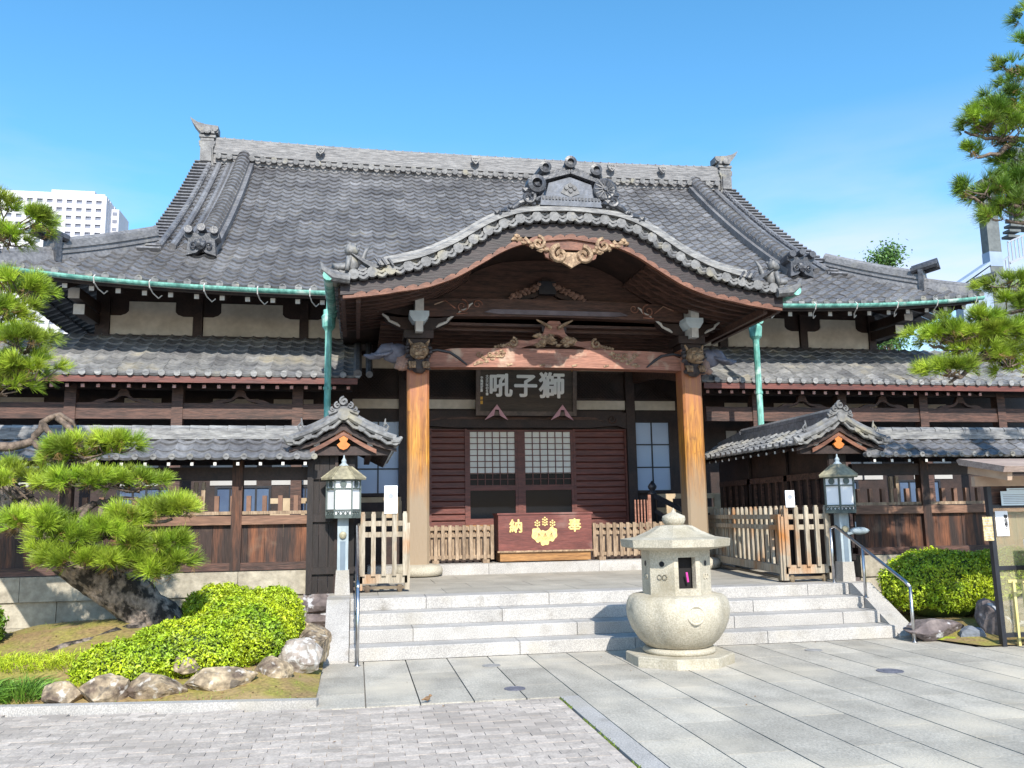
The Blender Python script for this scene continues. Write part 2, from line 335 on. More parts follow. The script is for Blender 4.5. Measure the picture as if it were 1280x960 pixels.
def disc_end(mb, c, r, d=(0, -1, 0), L=.14, tint=1.0, n=12):
    """round eave tile: short barrel with a raised rim and a dished face"""
    c = Vector(c); d = Vector(d).normalized()
    mb.tube([c-d*L, c, c+d*.001, c-d*.006], [r, r, r*.74, r*.72], n, tint, cap=False)
    mb.tube([c-d*.0061, c-d*.03, c-d*.0301], [r*.72, r*.68, .001], n, tint*.5)
    for k in range(3): w = 2*math.pi*k/3+.5; q = c-d*.022+Vector((0, 0, 1))*r*.32*math.sin(w)+d.cross(Vector((0, 0, 1)))*r*.32*math.cos(w); mb.tube([q, q+d*.016], [r*.26, r*.16], 6, tint*.85)

# ================================================================== SETTING
MB().bx(-400, 400, -60, 900, -.5, -.03).build('ground', GRANITE_D)['kind'] = 'structure'
# granite slab paving, long joints running towards the hall
g = MB(); r = random.Random(3)
for i in range(-1, 40):
    x0 = -.37+.47*i; y = 10.24-r.uniform(0, .9)*(i % 2)-.0
    ys = [10.24]; off = .45 if i % 2 else .9
    yy = 10.24-off
    while yy > 1.0: ys.append(yy); yy -= .9
    for a, b in zip(ys, ys[1:]):
        xa, xb = x0, x0+.47
        lo = b
        if xb < 1.99 and a < 7.95: continue
        if xb < 1.99 and b < 7.85: lo = 7.85
        if x0 < -.38: continue
        if x0 > 6.9 and lo > 9.25: continue
        g.bx(xa+.006, xb-.006, lo+.003, a-.003, -.06, r.uniform(-.001, .001), tint=r.uniform(.86, 1.12))
g.build('stone_paving', PAVE)['kind'] = 'structure'
g = MB().bx(1.81, 1.976, 1, 7.84, -.06, .002, 1.0)
g.build('border_strip', GRANITE)['kind'] = 'structure'
g = MB(); w, h = .21, .105; row = 0; y = 7.83
kerb_y = lambda x: 7.95-.15*(x+.28)
y = 9.6
while y > 2.5:
    x = -9+(row % 2)*w/2+r.uniform(-.01, .01)
    while x < 1.76:
        x1 = min(x+w, 1.79)
        if y < (kerb_y(x+w/2)-.02 if x < -.3 else 7.845): g.bx(x+.002, x1-.002, y-h+.002, y-.002, -.06, -.004+r.uniform(-.0015, .0015), tint=r.uniform(.80, 1.16))
        x += w
    y -= h; row += 1
g.build('brick_paving', PAVER)['kind'] = 'structure'
MB().bar((-.31, 7.99, .0), (-9.5, 9.37, .0), .10, .12).build('garden_kerb', GRANITE)['kind'] = 'structure'

def gh_left(x, y):
    d = ((x+2.6)/1.9)**2+((y-10.7)/1.25)**2
    edge = max(0, min(1, (y-kerb_y(x)-.05)/.7)); edge2 = max(0, min(1, (-.3-x)/.5))
    hgt = .38*math.exp(-d*.9)+.12
    return .02+edge*edge2*hgt+.035*mnoise.noise(Vector((x*1.7, y*1.7, 0)))*edge+.014*mnoise.noise(Vector((x*6, y*6, 3)))
def ground_grid(x0, x1, y0f, y1, nx, ny, fn):
    m = MB(); V = []
    for j in range(ny+1):
        for i in range(nx+1):
            x = x0+(x1-x0)*i/nx; ya = y0f(x); y = ya+(y1-ya)*j/ny; V.append((x, y, fn(x, y)))
    return m.add(V, [(j*(nx+1)+i, j*(nx+1)+i+1, (j+1)*(nx+1)+i+1, (j+1)*(nx+1)+i) for j in range(ny) for i in range(nx)])
ground_grid(-12, -.335, lambda x: kerb_y(x)+.05, 12.42, 150, 60, gh_left).build('garden_soil', SOIL, smooth=True)['kind'] = 'structure'
def gh_right(x, y): return .02+.16*max(0, min(1, (y-9.35)/.8))*max(0, min(1, (x-6.98)/.5))+.03*mnoise.noise(Vector((x*2, y*2, 9)))*max(0, min(1, (y-9.3)/.5))
ground_grid(6.96, 16, lambda x: max(9.26, 9.26+.9-(x-6.96)*5), 12.42, 70, 40, gh_right).build('garden_soil', SOIL, smooth=True)['kind'] = 'structure'

# entrance steps with stringers and the landing above them
steps = thing('entrance_steps', (3.3, 10.25, 0), 'broad pale granite steps leading up to the temple porch', 'steps')
sx0, sx1 = -.06, 6.76
joints = [[1.9, 3.3, 5.0], [.55, 2.55, 4.6, 6.1], [1.55, 3.2, 4.9], [.5, 2.1, 3.9, 5.75]]
for k in range(4):
    m = MB(); js = [sx0]+[j+(k*.13) for j in joints[k]]+[sx1]; ya = 10.25+.35*k
    for a, b in zip(js, js[1:]):
        tn = r.uniform(.95, 1.05)
        z0, z1 = .15*k, .15*(k+1); c = .008
        m.prism([(ya, z0+.003), (ya, z1-c), (ya+c, z1), (ya+.40, z1), (ya+.40, z0+.003)], a+.004, b-.004, fn=lambda x, y, z: (y, x, z), tint=tn)
    m.build('step', GRANITE, steps)
MB().bx(sx0, sx1, 10.28, 10.66, 0, .14).bx(sx0, sx1, 10.63, 11, 0, .29).bx(sx0, sx1, 10.98, 11.4, 0, .44).bx(sx0, sx1, 11.33, 11.8, 0, .585).build('core', GRANITE_D, steps)
for a, b in ((-.345, -.066), (6.766, 7.05)):
    MB().prism([(10.2, -.02), (10.2, .03), (11.22, .605), (11.75, .605), (11.75, -.02)], a, b, fn=lambda x, y, z: (y, x, z)).build('stringer', GRANITE, steps)
m = MB(); y = 11.7
widths = [.95]*5
for j in range(8):
    x = -.6-(j % 2)*.45
    while x < 7.6:
        m.bx(max(x, -.345)+.003, min(x+.9, 7.1)-.003, y+.003, min(y+.9, 18)-.003, .3, .6+r.uniform(-.001, .001), tint=r.uniform(.9, 1.08)) if x+.9 > -.3 and x < 7.0 else None
        x += .9
    y += .9
m.build('landing', mat('landing_stone', (.43, .395, .335), (.32, .295, .25), .8, 1.6, bump=.2, bscale=80, fine=(40, .12)), steps)
m = MB()
for a, b in ((.2, 1.35), (1.35, 2.3), (2.3, 4.3), (4.3, 5.6), (5.6, 6.9)): m.bx(a+.003, b-.003, 15.28, 15.85, .58, .78, tint=r.uniform(.95, 1.05))
m.build('porch_kerb', GRANITE, steps)

# ================================================================== TEMPLE HALL
HALL = thing('temple_hall', (XC, 18.3, 0), 'large old temple hall with grey tiled roofs and a curved gabled porch', 'temple')
EY, RY, EZ, RZ = 16.35, 23.9, 5.88, 5.50      # eave line, ridge line, eave height, rise
def prof(d): return EZ+RZ*(.80*d+.20*d*d)
def upturn(ax, d): return .34*np.clip(ax/10.0, 0, 1.1)**4*np.clip(1-d, 0, 1)**2
def front(s, t):
    d = (t-EY)/(RY-EY); z = prof(d)+upturn(np.abs(s-XC), d)
    return np.stack([s, t, z], -1)
def fz(x, y): return float(front(np.array([x]), np.array([y]))[0, 2])
HALF, GAB = 10.0, 7.75
mb = MB()
keep = lambda s, t: abs(s-XC) < (HALF-(t-EY)-.03 if t < EY+(HALF-GAB) else GAB)
tile_sheet(mb, front, XC-HALF, XC+HALF, EY, RY, 70, 32, .052, .042, keep, tlo=.78, thi=1.16)
def side(sgn):
    def P(s, t):      # s runs along y, t = distance in from the side eave
        d = t/(RY-EY); return np.stack([XC+sgn*(HALF-t), s, prof(d)+.34*np.clip(np.abs(s-24)/7.7, 0, 1.1)**4*np.clip(1-d, 0, 1)**2], -1)
    return P
for sg in (-1, 1):
    tile_sheet(mb, side(sg), EY, EY+15, 0, 2.6, 50, 10, .052, .042, lambda s, t: s > EY+t+.02 and s < EY+15-t)
roof = mb.build('roof', TILE, HALL)
# rear slope
V = [(XC-HALF, 2*RY-EY, EZ), (XC+HALF, 2*RY-EY, EZ), (XC+GAB, RY, EZ+RZ), (XC-GAB, RY, EZ+RZ)]
MB().add(V, [(0, 1, 2, 3)]).build('rear_slope', TILE, roof)
# eave round tiles
m = MB(); cw = 20.0/70
for i in range(71):
    x = XC-HALF+cw*i
    if -.25 < x < 7.2: continue
    disc_end(m, (x, EY-.03, fz(x, EY)+.03), .068, (0, -1, 0), .16, r.uniform(.85, 1.15))
m.build('eave_tiles', TILE_L, roof)
# main ridge: courses of flat tiles, round ends below, pale cap on top
xs = [XC-7.45+14.9*i/60 for i in range(61)]
rz = lambda x: 11.40+.10*(abs(x-XC)/7.45)**3
path = [(x, RY+.12, rz(x)) for x in xs]
prof_r = []
for k in range(8):
    yo = .30-.012*k; z = .16+.058*k; prof_r += [(-yo, z), (-yo, z+.05)]
prof_r = [(a, b) for a, b in prof_r]+[(-b_[0], b_[1]) for b_ in reversed(prof_r)]
m = MB().sweep([(x, y, z) for x, y, z in path], [(-.26, -.12), (-.26, .16)]+prof_r+[(.26, .16), (.26, -.12)], side=(0, 1, 0))
rg = m.build('ridge', mat('ridge_course_tile', (.24, .235, .235), (.085, .085, .09), .55, 3, (1.2, 6, 14), lo=.38, hi=.62, bump=.3, bscale=10, fine=(16, .3)), roof)
m = MB().tube([(x, y, z+.64) for x, y, z in path], .105, 8)
for x, y, z in path[::1]: m.tube([(x-.01, y, z+.64), (x+.03, y, z+.64)], .122, 8)
m.build('ridge_cap', TILE_P, rg)
m = MB()
for i in range(50):
    x = XC-7.3+14.6*i/49
    disc_end(m, (x, RY-.27, rz(x)+.055), .085, (0, -1, -.1), .3, r.uniform(.85, 1.15))
    if i < 49:
        xm = x+.149; m.tube([(xm-.09, RY-.22, rz(xm)+.04), (xm, RY-.25, rz(xm)-.005), (xm+.09, RY-.22, rz(xm)+.04)], .028, 6)
m.build('ridge_round_tiles', TILE_L, rg)
def crest(name, x, parent, m_, s=.13, y=RY-.3, z=None):
    mm = MB(); z = z or rz(x)+.42
    out = [(-1, .55), (-.45, .8), (0, 1), (.45, .8), (1, .55), (.8, -.3), (0, -1), (-.8, -.3)]
    mm.prism([(x+a*s, z+b*s) for a, b in out], y-.05, y+.06)
    for a in (-.45, 0, .45): mm.lathe((x+a*s, y-.05, z+.35*s), [(.22*s, 0), (.18*s, -.02)], 8, ax='Y')
    mm.lathe((x, y-.05, z-.3*s), [(.3*s, 0), (.2*s, -.025)], 8, ax='Y')
    return mm.build(name, m_, parent)
for x in (-1.1, 3.3, 7.4, 9.0): crest('ridge_crest', x, rg, TILE_P)
# ridge-end ornaments
for sg in (-1, 1):
    x = XC+sg*7.62; m = MB(); z0 = rz(x)-.35; Y = RY+.12
    m.prism([(x-.20, z0), (x+.20, z0), (x+.20, z0+.16), (x+.17, z0+.2), (x+.17, z0+.66), (x+.20, z0+.68), (x+.20, z0+.76), (x-.20, z0+.76), (x-.20, z0+.68), (x-.17, z0+.66), (x-.17, z0+.2), (x-.20, z0+.16)], Y-.34, Y+.34)
    for zz, ww in ((.80, .44), (.88, .36), (.98, .44), (1.10, .36)): m.box((x, Y, z0+zz), (ww, .62, .07))
    m.lathe((x, Y-.37, z0+1.12), [(.10, .02), (.10, -.03), (.06, -.04)], 10, ax='Y')
    m.prism([(x-sg*.26, z0+1.14), (x-sg*.26, z0+1.34), (x+sg*.08, z0+1.37), (x+sg*.30, z0+1.43), (x+sg*.50, z0+1.56), (x+sg*.42, z0+1.40), (x+sg*.26, z0+1.2), (x+sg*.2, z0+1.14)], Y-.2, Y+.2)
    m.lathe((x-sg*.18, Y-.2, z0+1.24), [(.08, .02), (.08, -.04)], 10, ax='Y')
    m.bx(x-.14, x+.14, Y-.40, Y-.34, z0+.22, z0+.62)
    m.build('ridge_end_tile', TILE_L, rg)
# descending ridges, verge tubes and side verge tiles
def slope_path(x, ya, yb, n, lift): return [(x, ya+(yb-ya)*i/(n-1), fz(x, ya+(yb-ya)*i/(n-1))+lift) for i in range(n)]
for sg in (-1, 1):
    x = XC+sg*6.62; ya, yb = RY-.25, 18.05
    m = MB()
    for side_x, hh in ((-.20, .10), (.20, .10)):
        m.sweep(slope_path(x+side_x, ya, yb, 24, .06), [(-.08, 0), (-.08, .16), (.08, .16), (.08, 0)], side=(1, 0, 0))
    m.sweep(slope_path(x, ya, yb, 24, .10), [(-.19, 0), (-.17, .22), (.17, .22), (.19, 0)], side=(1, 0, 0))
    dr = m.build('descending_ridge', TILE, roof)
    m = MB(); pts = slope_path(x, ya+.25, yb-.05, 30, .34)
    for a, b in zip(pts, pts[1:]):
        a = Vector(a); b = Vector(b); m.tube([a, b], [.145, .19], 10, r.uniform(.85, 1.15))
    m.build('cap_tiles', TILE, dr)
    m = MB(); zf = fz(x, yb); Y = yb-.12
    m.prism([(x-.29, zf-.02), (x-.09, zf+.04), (x, zf+.14), (x+.09, zf+.04), (x+.29, zf-.02), (x+.26, zf+.32), (x+.34, zf+.37), (x+.34, zf+.45), (x-.34, zf+.45), (x-.34, zf+.37), (x-.26, zf+.32)], Y-.10, Y+.25)
    for dx in (-.25, 0, .25): disc_end(m, (x+dx, Y-.20, zf+.50+(.05 if dx == 0 else 0)), .082, (0, -1, .1), .5)
    m.lump((x, Y-.14, zf+.22), (.12, .07, .11), 2, .3, 4, 2); m.spiral((x-.15, Y-.14, zf+.17), .08, 1.4, .022, 1); m.spiral((x+.15, Y-.14, zf+.17), .08, 1.4, .022, -1, math.pi)
    m.build('ridge_foot_tile', TILE_D, dr)
    m = MB()
    for dx in (.40, .66, .92):
        m.tube(slope_path(x+sg*dx, RY-.2, 18.5-dx*.25, 26, .10), .075, 8, r.uniform(.9, 1.1))
    for i in range(30):
        y = RY-.1-(RY-18.3)*i/29; z = fz(x, y); m.box((XC+sg*(GAB-.05), y-.06, z+.03), (.44, .20, .05), rx=-.62, tint=r.uniform(.85, 1.15)); m.tube([(XC+sg*(GAB-.28), y, z+.10), (XC+sg*(GAB+.12), y, z+.06)], .055, 7, r.uniform(.85, 1.15))
    m.build('verge_tiles', TILE, roof)
    # gable triangle
    gx = XC+sg*(GAB-.35); MB().add([(gx, 18.4, fz(gx, 18.4)-.1), (gx, 2*RY-18.4, fz(gx, 18.4)-.1), (gx, RY, fz(gx, RY)-.1)], [(0, 1, 2)]).build('gable_board', WOOD_D, roof)
    # hip ridges
    hp = []
    for i in range(16):
        u = i/15; e = 2.3*(1-u)+.05*u; xx = XC+sg*(HALF-e); yy = EY+e; hp.append((xx, yy, fz(xx, yy)))
    m = MB(); top = [(a, b, c+.05) for a, b, c in hp[:11]]
    m.sweep(top, [(-.24, -.20), (-.20, .02), (-.23, .02), (-.23, .07), (-.18, .075), (-.18, .12), (-.21, .12), (-.21, .17), (-.16, .175), (-.16, .24), (.16, .24), (.16, .175), (.21, .17), (.21, .12), (.18, .12), (.18, .075), (.23, .07), (.23, .02), (.20, .02), (.24, -.20)]); m.tube([(a, b, c+.30) for a, b, c in hp[:11]], .12, 8)
    m.sweep([(a, b, c+.03) for a, b, c in hp[9:]], [(-.22, -.18), (-.14, .12), (.14, .12), (.22, -.18)]); m.tube([(a, b, c+.16) for a, b, c in hp[9:]], .10, 8)
    hr = m.build('hip_ridge', TILE, roof)
    a, b, c = hp[10]; m = MB(); ang = math.atan2(-1, sg)
    m.box((a, b, c+.16), (.10, .52, .5), rz=ang)
    for k, zz in ((-.18, .44), (0, .52), (.18, .44)): m.tube([(a-.2*math.cos(ang)-k*math.sin(ang), b-.2*math.sin(ang)+k*math.cos(ang), c+zz-.02), (a+.35*math.cos(ang)-k*math.sin(ang), b+.35*math.sin(ang)+k*math.cos(ang), c+zz+.08)], .075, 8)
    m.build('hip_end_tile', TILE_D, hr)
    a, b, c = hp[15]; m = MB(); m.box((a, b, c+.12), (.09, .36, .36), rz=ang); m.tube([(a-.1*math.cos(ang), b-.1*math.sin(ang), c+.28), (a+.4*math.cos(ang), b+.4*math.sin(ang), c+.42)], [.09, .06], 8); m.build('hip_end_tile', TILE_D, hr)

# eaves: soffit, fascia, rafters with white ends, gutter
V = []; n = 40
for i in range(n+1):
    x = XC-HALF+.05+2*(HALF-.05)*i/n
    V += [(x, EY+.05, fz(x, EY)-.06), (x, EY+2.3, fz(x, EY)-.06+.85)]
sof = MB().add(V, [(2*i, 2*i+2, 2*i+3, 2*i+1) for i in range(n)]).build('eave_soffit', WOOD_D, HALL)
MB().sweep([(XC-HALF+.05+2*(HALF-.05)*i/n, EY+.06, fz(XC-HALF+.05+2*(HALF-.05)*i/n, EY)-.075) for i in range(n+1)], [(-.03, -.07), (-.03, .05), (.03, .05), (.03, -.07)], side=(0, 1, 0)).build('fascia_board', WOOD_D, sof)
for i in range(43):
    x = XC-HALF+.35+.46*i
    if -.55 < x < 7.6 or x > XC+HALF-.2: continue
    z = fz(x, EY)-.19
    ra = MB().bar((x, EY+.16, z), (x, EY+2.4, z+.86), .10, .11).build('rafter', WOOD_D, sof)
    MB().box((x, EY+.150, z), (.085, .012, .09)).build('rafter_end', WHITE, sof)
for x in (XC-8.75, XC+8.72):      # corner bracket under the hip
    z = 5.95; MB().bar((x, 18.5, z), (x, EY+.75, z-.05), .2, .2).bar((x, 18.5, z-.25), (x, EY+1.1, z-.28), .2, .2).build('corner_bracket', WOOD_D, sof)
    MB().bx(x-.10, x+.10, EY+.735, EY+.748, z-.15, z+.05).build('bracket_end', WHITE, sof); MB().bx(x-.10, x+.10, EY+1.085, EY+1.098, z-.38, z-.18).build('bracket_end', WHITE, sof)
def gutter(name, pts, rad=.075):
    m = MB(); pr = [(rad*math.cos(w), rad*math.sin(w)) for w in [math.pi+math.pi*k/8 for k in range(9)]]
    pr += [(a*.8, b*.8) for a, b in reversed(pr)]; m.sweep(pts, pr, side=None); return m
for xa, xb in ((-6.35, -.62), (7.75, 13.4)):
    pts = [(xa+(xb-xa)*i/24, EY-.11, fz(xa+(xb-xa)*i/24, EY)-.045) for i in range(25)]
    gt = gutter('gutter', pts).build('gutter', COPPER, HALL)
    m = MB(); k = 0
    x = xa+.7
    while x < xb:
        z = fz(x, EY)-.12; m.tube([(x, EY-.11, z+.12), (x, EY-.19, z+.06), (x, EY-.14, z-.03), (x+.03, EY+.02, z-.10), (x+.10, EY+.14, z-.16), (x+.16, EY+.15, z-.10)], .012, 6); x += .95
    m.build('gutter_hook', WHITE, gt)
for x, sgn in ((-.53, -1), (7.80, 1)):     # the two copper downpipes at the porch corners
    y = 15.75; m = MB()
    m.lathe((x, y, 4.95), [(.055, 0), (.07, .04), (.115, .10), (.13, .30), (.10, .34), (.10, .42)], 12)
    m.tube([(x, y, .62), (x, y, 5.0)], .062, 10)
    for z in (1.6, 2.9, 3.9): m.tube([(x, y, z), (x, y, z+.05)], .075, 10)
    m.tube([(x, y, 5.35), (x, y-.05, 5.52), (x, EY-.1, 5.74)], .05, 8)
    m.tube([(x, y, 5.3), (x-sgn*.06, y-.15, 5.34), (x-sgn*.12, y-.5, 5.25)], .05, 8)
    m.build('downpipe', COPPER, HALL)

# upper wall with plaster panels
uw = MB().bx(XC-8.75, XC+8.72, 18.5, 18.7, 4.9, 6.9).build('upper_wall', WOOD_D, HALL)
for a, b in ((-5.0, -3.39), (-3.18, -1.23), (-1.04, .6), (6.6, 8.2), (8.46, 10.24), (10.46, 12.07)):
    c = .14; e = .35
    MB().prism([(a, 5.40), (b, 5.40), (b, 5.80), (b-e*.55, 5.80), (b-e*.85, 5.84), (b-e, 5.90), (b-e, 6.1), (a+e, 6.1), (a+e, 5.90), (a+e*.85, 5.84), (a+e*.55, 5.80), (a, 5.80)], 18.47, 18.498).build('plaster_panel', PLASTER, uw)
for x in (-5.10, -3.285, -1.135, .7, 6.5, 8.33, 10.35, 12.12): MB().bx(x-.09, x+.09, 18.42, 18.5, 5.3, 6.2).build('wall_post', WOOD_D, uw)
MB().bx(XC-8.9, XC+8.9, 18.36, 18.5, 5.28, 5.38).build('sill_beam', WOOD_D, uw)
MB().bx(XC-9, .3, 18.28, 18.5, 5.14, 5.26).build('flashing_board', mat('grey_board', (.22, .20, .20), (.15, .13, .13), .7, 3), uw)
MB().bx(6.7, XC+9, 18.28, 18.5, 5.14, 5.26).build('flashing_board', MATS['grey_board'], uw)

# lower pent roofs left and right of the porch
PY, PZ = 16.42, 4.24
def pent(s, t): return np.stack([s, t, PZ+.52*(t-PY)+.02*(t-PY)**2], -1)
TILE_PENT = mat('sunlit_lichen_tile', (.27, .265, .255), (.13, .13, .135), .55, 1.6, bump=.25, bscale=25, fine=(14, .25), stain=((.34, .30, .22), 1.6, .56, .76))  # paler, warmer than the main roof tile: sunlight put into the colour
for sg, xa, xb in ((-1, -9.2, .0), (1, 6.95, 16.2)):
    m = MB(); nc = round((xb-xa)/.27); tile_sheet(m, pent, xa, xb, PY, 18.45, nc, 8, .04, .03)
    pr = m.build('lower_roof', TILE_PENT, HALL)
    m = MB()
    for i in range(nc+1): disc_end(m, (xa+(xb-xa)*i/nc, PY-.03, PZ+.045), .062, (0, -1, 0), .14, r.uniform(.9, 1.2))
    m.build('eave_tiles', TILE_P, pr)
    ex = xb if sg < 0 else xa
    m = MB(); m.tube([(ex, y, PZ+.52*(y-PY)+.09) for y in (PY-.05, 17, 17.6, 18.4)], .085, 8); m.tube([(ex-sg*-.22*-1, y, PZ+.52*(y-PY)+.07) for y in (PY-.03, 17, 17.6, 18.4)], .07, 8); m.build('verge_tiles', TILE, pr)
    MB().bx(xa, xb, PY+.02, PY+.07, PZ-.13, PZ-.015).build('fascia_board', WOOD_R, pr)
    V = [(xa, PY+.07, PZ-.05), (xb, PY+.07, PZ-.05), (xb, 18.3, PZ+.92), (xa, 18.3, PZ+.92)]; MB().add(V, [(0, 1, 2, 3)]).build('soffit_board', WOOD_D, pr)
    k = 0; x = xa+.12
    while x < xb-.05:
        if k < 34 or sg < 0:
            if -6.3 < x < 13.6:
                MB().bar((x, PY+.14, PZ-.18), (x, 17.8, PZ+.53), .07, .08).build('rafter', WOOD_D, pr)
                MB().box((x, PY+.132, PZ-.18), (.06, .012, .065)).build('rafter_end', mat('pinkish_rafter_end', (.62, .40, .36), (.45, .2, .16), .7, 9), pr)
        x += .262; k += 1
for x in (-9.1, -7.1, -5.21, -3.33, -1.13, 8.33, 10.3, 12.25, 14.18, 16):
    MB().bx(x-.10, x+.10, 16.95, 17.15, .7, 4.15).build('veranda_post', WOOD_X, HALL)
for xa, xb in ((-9.2, -.1), (7.2, 16.2)):
    MB().bx(xa, xb, 16.98, 17.12, 3.5, 3.80).build('tie_beam', WOOD_X, HALL)
    MB().bx(xa, xb, 16.96, 17.14, 4.06, 4.18).build('wall_plate', WOOD_D, HALL)
def strut(name, xc, zb, w, h, y, m_, parent, th=.10, y2=None):
    """frog-leg strut: spreading feet with scrolled ends under a small block"""
    o = []
    half = [(.10, 1.0), (.16, .82), (.20, .55), (.30, .36), (.48, .27), (.66, .30), (.78, .26), (1.0, .04), (1.0, 0)]
    o = [(xc+a*w/2, zb+b*h) for a, b in half]
    inner = [(.62, 0), (.50, .08), (.34, .14), (.22, .26), (.16, .40), (.08, .50), (0, .52)]
    o += [(xc+a*w/2, zb+b*h) for a, b in inner]
    o += [(xc-a*w/2, zb+b*h) for a, b in reversed(inner[:-1])]
    o += [(xc-a*w/2, zb+b*h) for a, b in reversed(half)]
    return MB().prism(o, y, y+th).build(name, m_, parent)
for x in (-4.3, -2.2, 9.4, 11.3, 13.2): strut('frog_leg_strut', x, 3.80, 1.1, .26, 17.0, WOOD_X, HALL)

# ---------------------------------------------------------------- lower hall front
WY = 18.3
hw = MB().bx(-9, .9, WY, WY+.2, .6, 4.9).bx(6.1, 16, WY, WY+.2, .6, 4.9).bx(.9, 6.1, WY+.02, WY+.2, 3.44, 5.2).bx(.9, 1.5, WY+.02, WY+.2, .6, 3.44).bx(5.86, 6.1, WY+.02, WY+.2, .6, 3.44).build('hall_wall', WOOD_D, HALL)
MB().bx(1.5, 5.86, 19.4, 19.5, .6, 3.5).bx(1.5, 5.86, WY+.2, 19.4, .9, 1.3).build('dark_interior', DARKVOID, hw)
MB().bx(-9, 16, 16.75, WY, .62, 1.28).bx(.9, 6.1, 16.55, 16.75, .62, 1.0).build('veranda_floor', WOOD_D, HALL)
for x in (.96, 5.93): MB().bx(x-.10, x+.10, WY-.16, WY, 1.28, 5.0).build('wall_column', WOOD_D, hw)
MB().prism([(1.06, 3.45), (1.3, 3.52), (2.0, 3.47), (5.0, 3.47), (5.6, 3.52), (5.83, 3.45), (5.83, 3.80), (5.5, 3.83), (1.4, 3.83), (1.06, 3.80)], WY-.14, WY).build('door_lintel', WOOD_D, hw)
m = MB(); m.prism([(1.45, 3.60), (1.75, 3.70), (5.1, 3.70), (5.35, 3.60), (5.1, 3.645), (1.75, 3.645)], WY-.155, WY-.14); m.build('lintel_carving', WOOD_X, hw)
for x in (1.35, 5.5): MB().spiral((x, WY-.15, 3.66), .10, 1.4, .014, 1 if x < 3 else -1).build('lintel_scroll', WOOD_X, hw)
for a, b in ((-.1, .86), (1.06, 5.83), (6.03, 7.0)):
    MB().bx(a, b, WY-.05, WY, 3.88, 4.08).build('plaster_strip', PLASTER, hw)
    MB().bx(a, b, WY-.05, WY, 4.73, 5.0).build('plaster_strip', PLASTER, hw)
    m = MB(); n = int((b-a)/.075)
    for i in range(n+5):
        x = a+.075*i-.3
        for d in (1, -1):
            p = Vector((max(a, min(b, x if d > 0 else x+.6)), WY-.06, 4.12)); q = Vector((max(a, min(b, x+.6 if d > 0 else x)), WY-.06, 4.70))
            if x >= a and x+.6 <= b: m.bar(p, q, .018, .018)
    m.bx(a, b, WY-.075, WY-.04, 4.08, 4.13).bx(a, b, WY-.075, WY-.04, 4.69, 4.73)
    m.build('trellis_panel', WOOD_D, hw)
# pair of sliding doors with paper lattice above and glass below
for a, b in ((2.31, 3.40), (3.50, 4.63)):
    d = MB().bx(a, a+.06, WY-.06, WY, 1.38, 3.43).bx(b-.06, b, WY-.06, WY, 1.38, 3.43).bx(a+.06, b-.06, WY-.06, WY, 3.39, 3.43).bx(a+.06, b-.06, WY-.062, WY, 2.14, 2.25).bx(a+.06, b-.06, WY-.062, WY, 1.38, 1.55).build('sliding_door', WOOD_R, hw)
    MB().bx(a+.06, b-.06, WY-.02, WY-.01, 2.49, 3.39).build('paper_screen', SHOJI, d)
    MB().bx(a+.06, b-.06, WY-.018, WY-.008, 2.25, 2.485).bx(a+.06, b-.06, WY-.03, WY-.02, 1.55, 2.14).build('glass_pane', GLASS_B, d)
    m = MB()
    for i in range(1, 6): xx = a+.06+(b-a-.12)*i/6; m.bx(xx-.009, xx+.009, WY-.045, WY-.025, 2.25, 3.39)
    for i in range(1, 9): zz = 2.25+(3.39-2.25)*i/9; m.bx(a+.06, b-.06, WY-.046, WY-.024, zz-.008, zz+.008)
    m.build('lattice', WOOD_R, d)
MB().bx(3.40, 3.50, WY-.07, WY+.02, 1.38, 3.43).build('door_post', WOOD_R, hw)
MB().bx(2.25, 3.0, WY-.10, WY-.065, 1.30, 1.42).build('sill_board', OFFER_B, hw)
for a, b in ((1.50, 2.31), (4.63, 5.84)):
    m = MB().bx(a, b, WY-.02, WY+.02, 1.38, 3.45)
    k = 0; z = 1.50
    while z < 3.4: m.prism([(z, 0), (z+.03, -.04), (z+.045, -.04), (z+.05, 0)], a+.05, b-.05, fn=lambda x, y, zz: (y, WY-.02+zz, x)); z += .135
    m.bx(a, a+.05, WY-.07, WY-.02, 1.38, 3.45).bx(b-.05, b, WY-.07, WY-.02, 1.38, 3.45)
    m.build('louvred_shutter', WOOD_R, hw)
for a, b in ((.02, .86), (6.03, 6.83)):
    w_ = MB().bx(a-.06, a, WY-.07, WY, 2.05, 3.66).bx(b, b+.06, WY-.07, WY, 2.05, 3.66).bx(a, b, WY-.07, WY, 3.60, 3.66).bx(a, b, WY-.07, WY, 2.05, 2.11).build('window_frame', WOOD_D, hw)
    MB().bx(a, b, WY-.02, WY-.005, 2.11, 3.60).build('glass_pane', GLASS_S, w_)
    m = MB().bx((a+b)/2-.014, (a+b)/2+.014, WY-.04, WY-.021, 2.11, 3.60)
    for z in (2.61, 3.11): m.bx(a, b, WY-.041, WY-.021, z-.014, z+.014)
    m.build('glazing_bar', BLACK, w_)
for a, b in ((-1.6, .86), (6.03, 9.2)):
    m = MB(); zz = 1.92; m.bx(a, b, 17.05, 17.11, 1.90, 2.0).bx(a, b, 17.04, 17.12, 1.60, 1.72); x = a+.3
    while x < b: m.bx(x-.07, x+.07, 17.045, 17.115, 1.28, 1.92); x += 1.05
    m.build('veranda_rail', mat('pale_rail_wood', (.52, .40, .26), (.36, .26, .16), .7, 3), HALL)
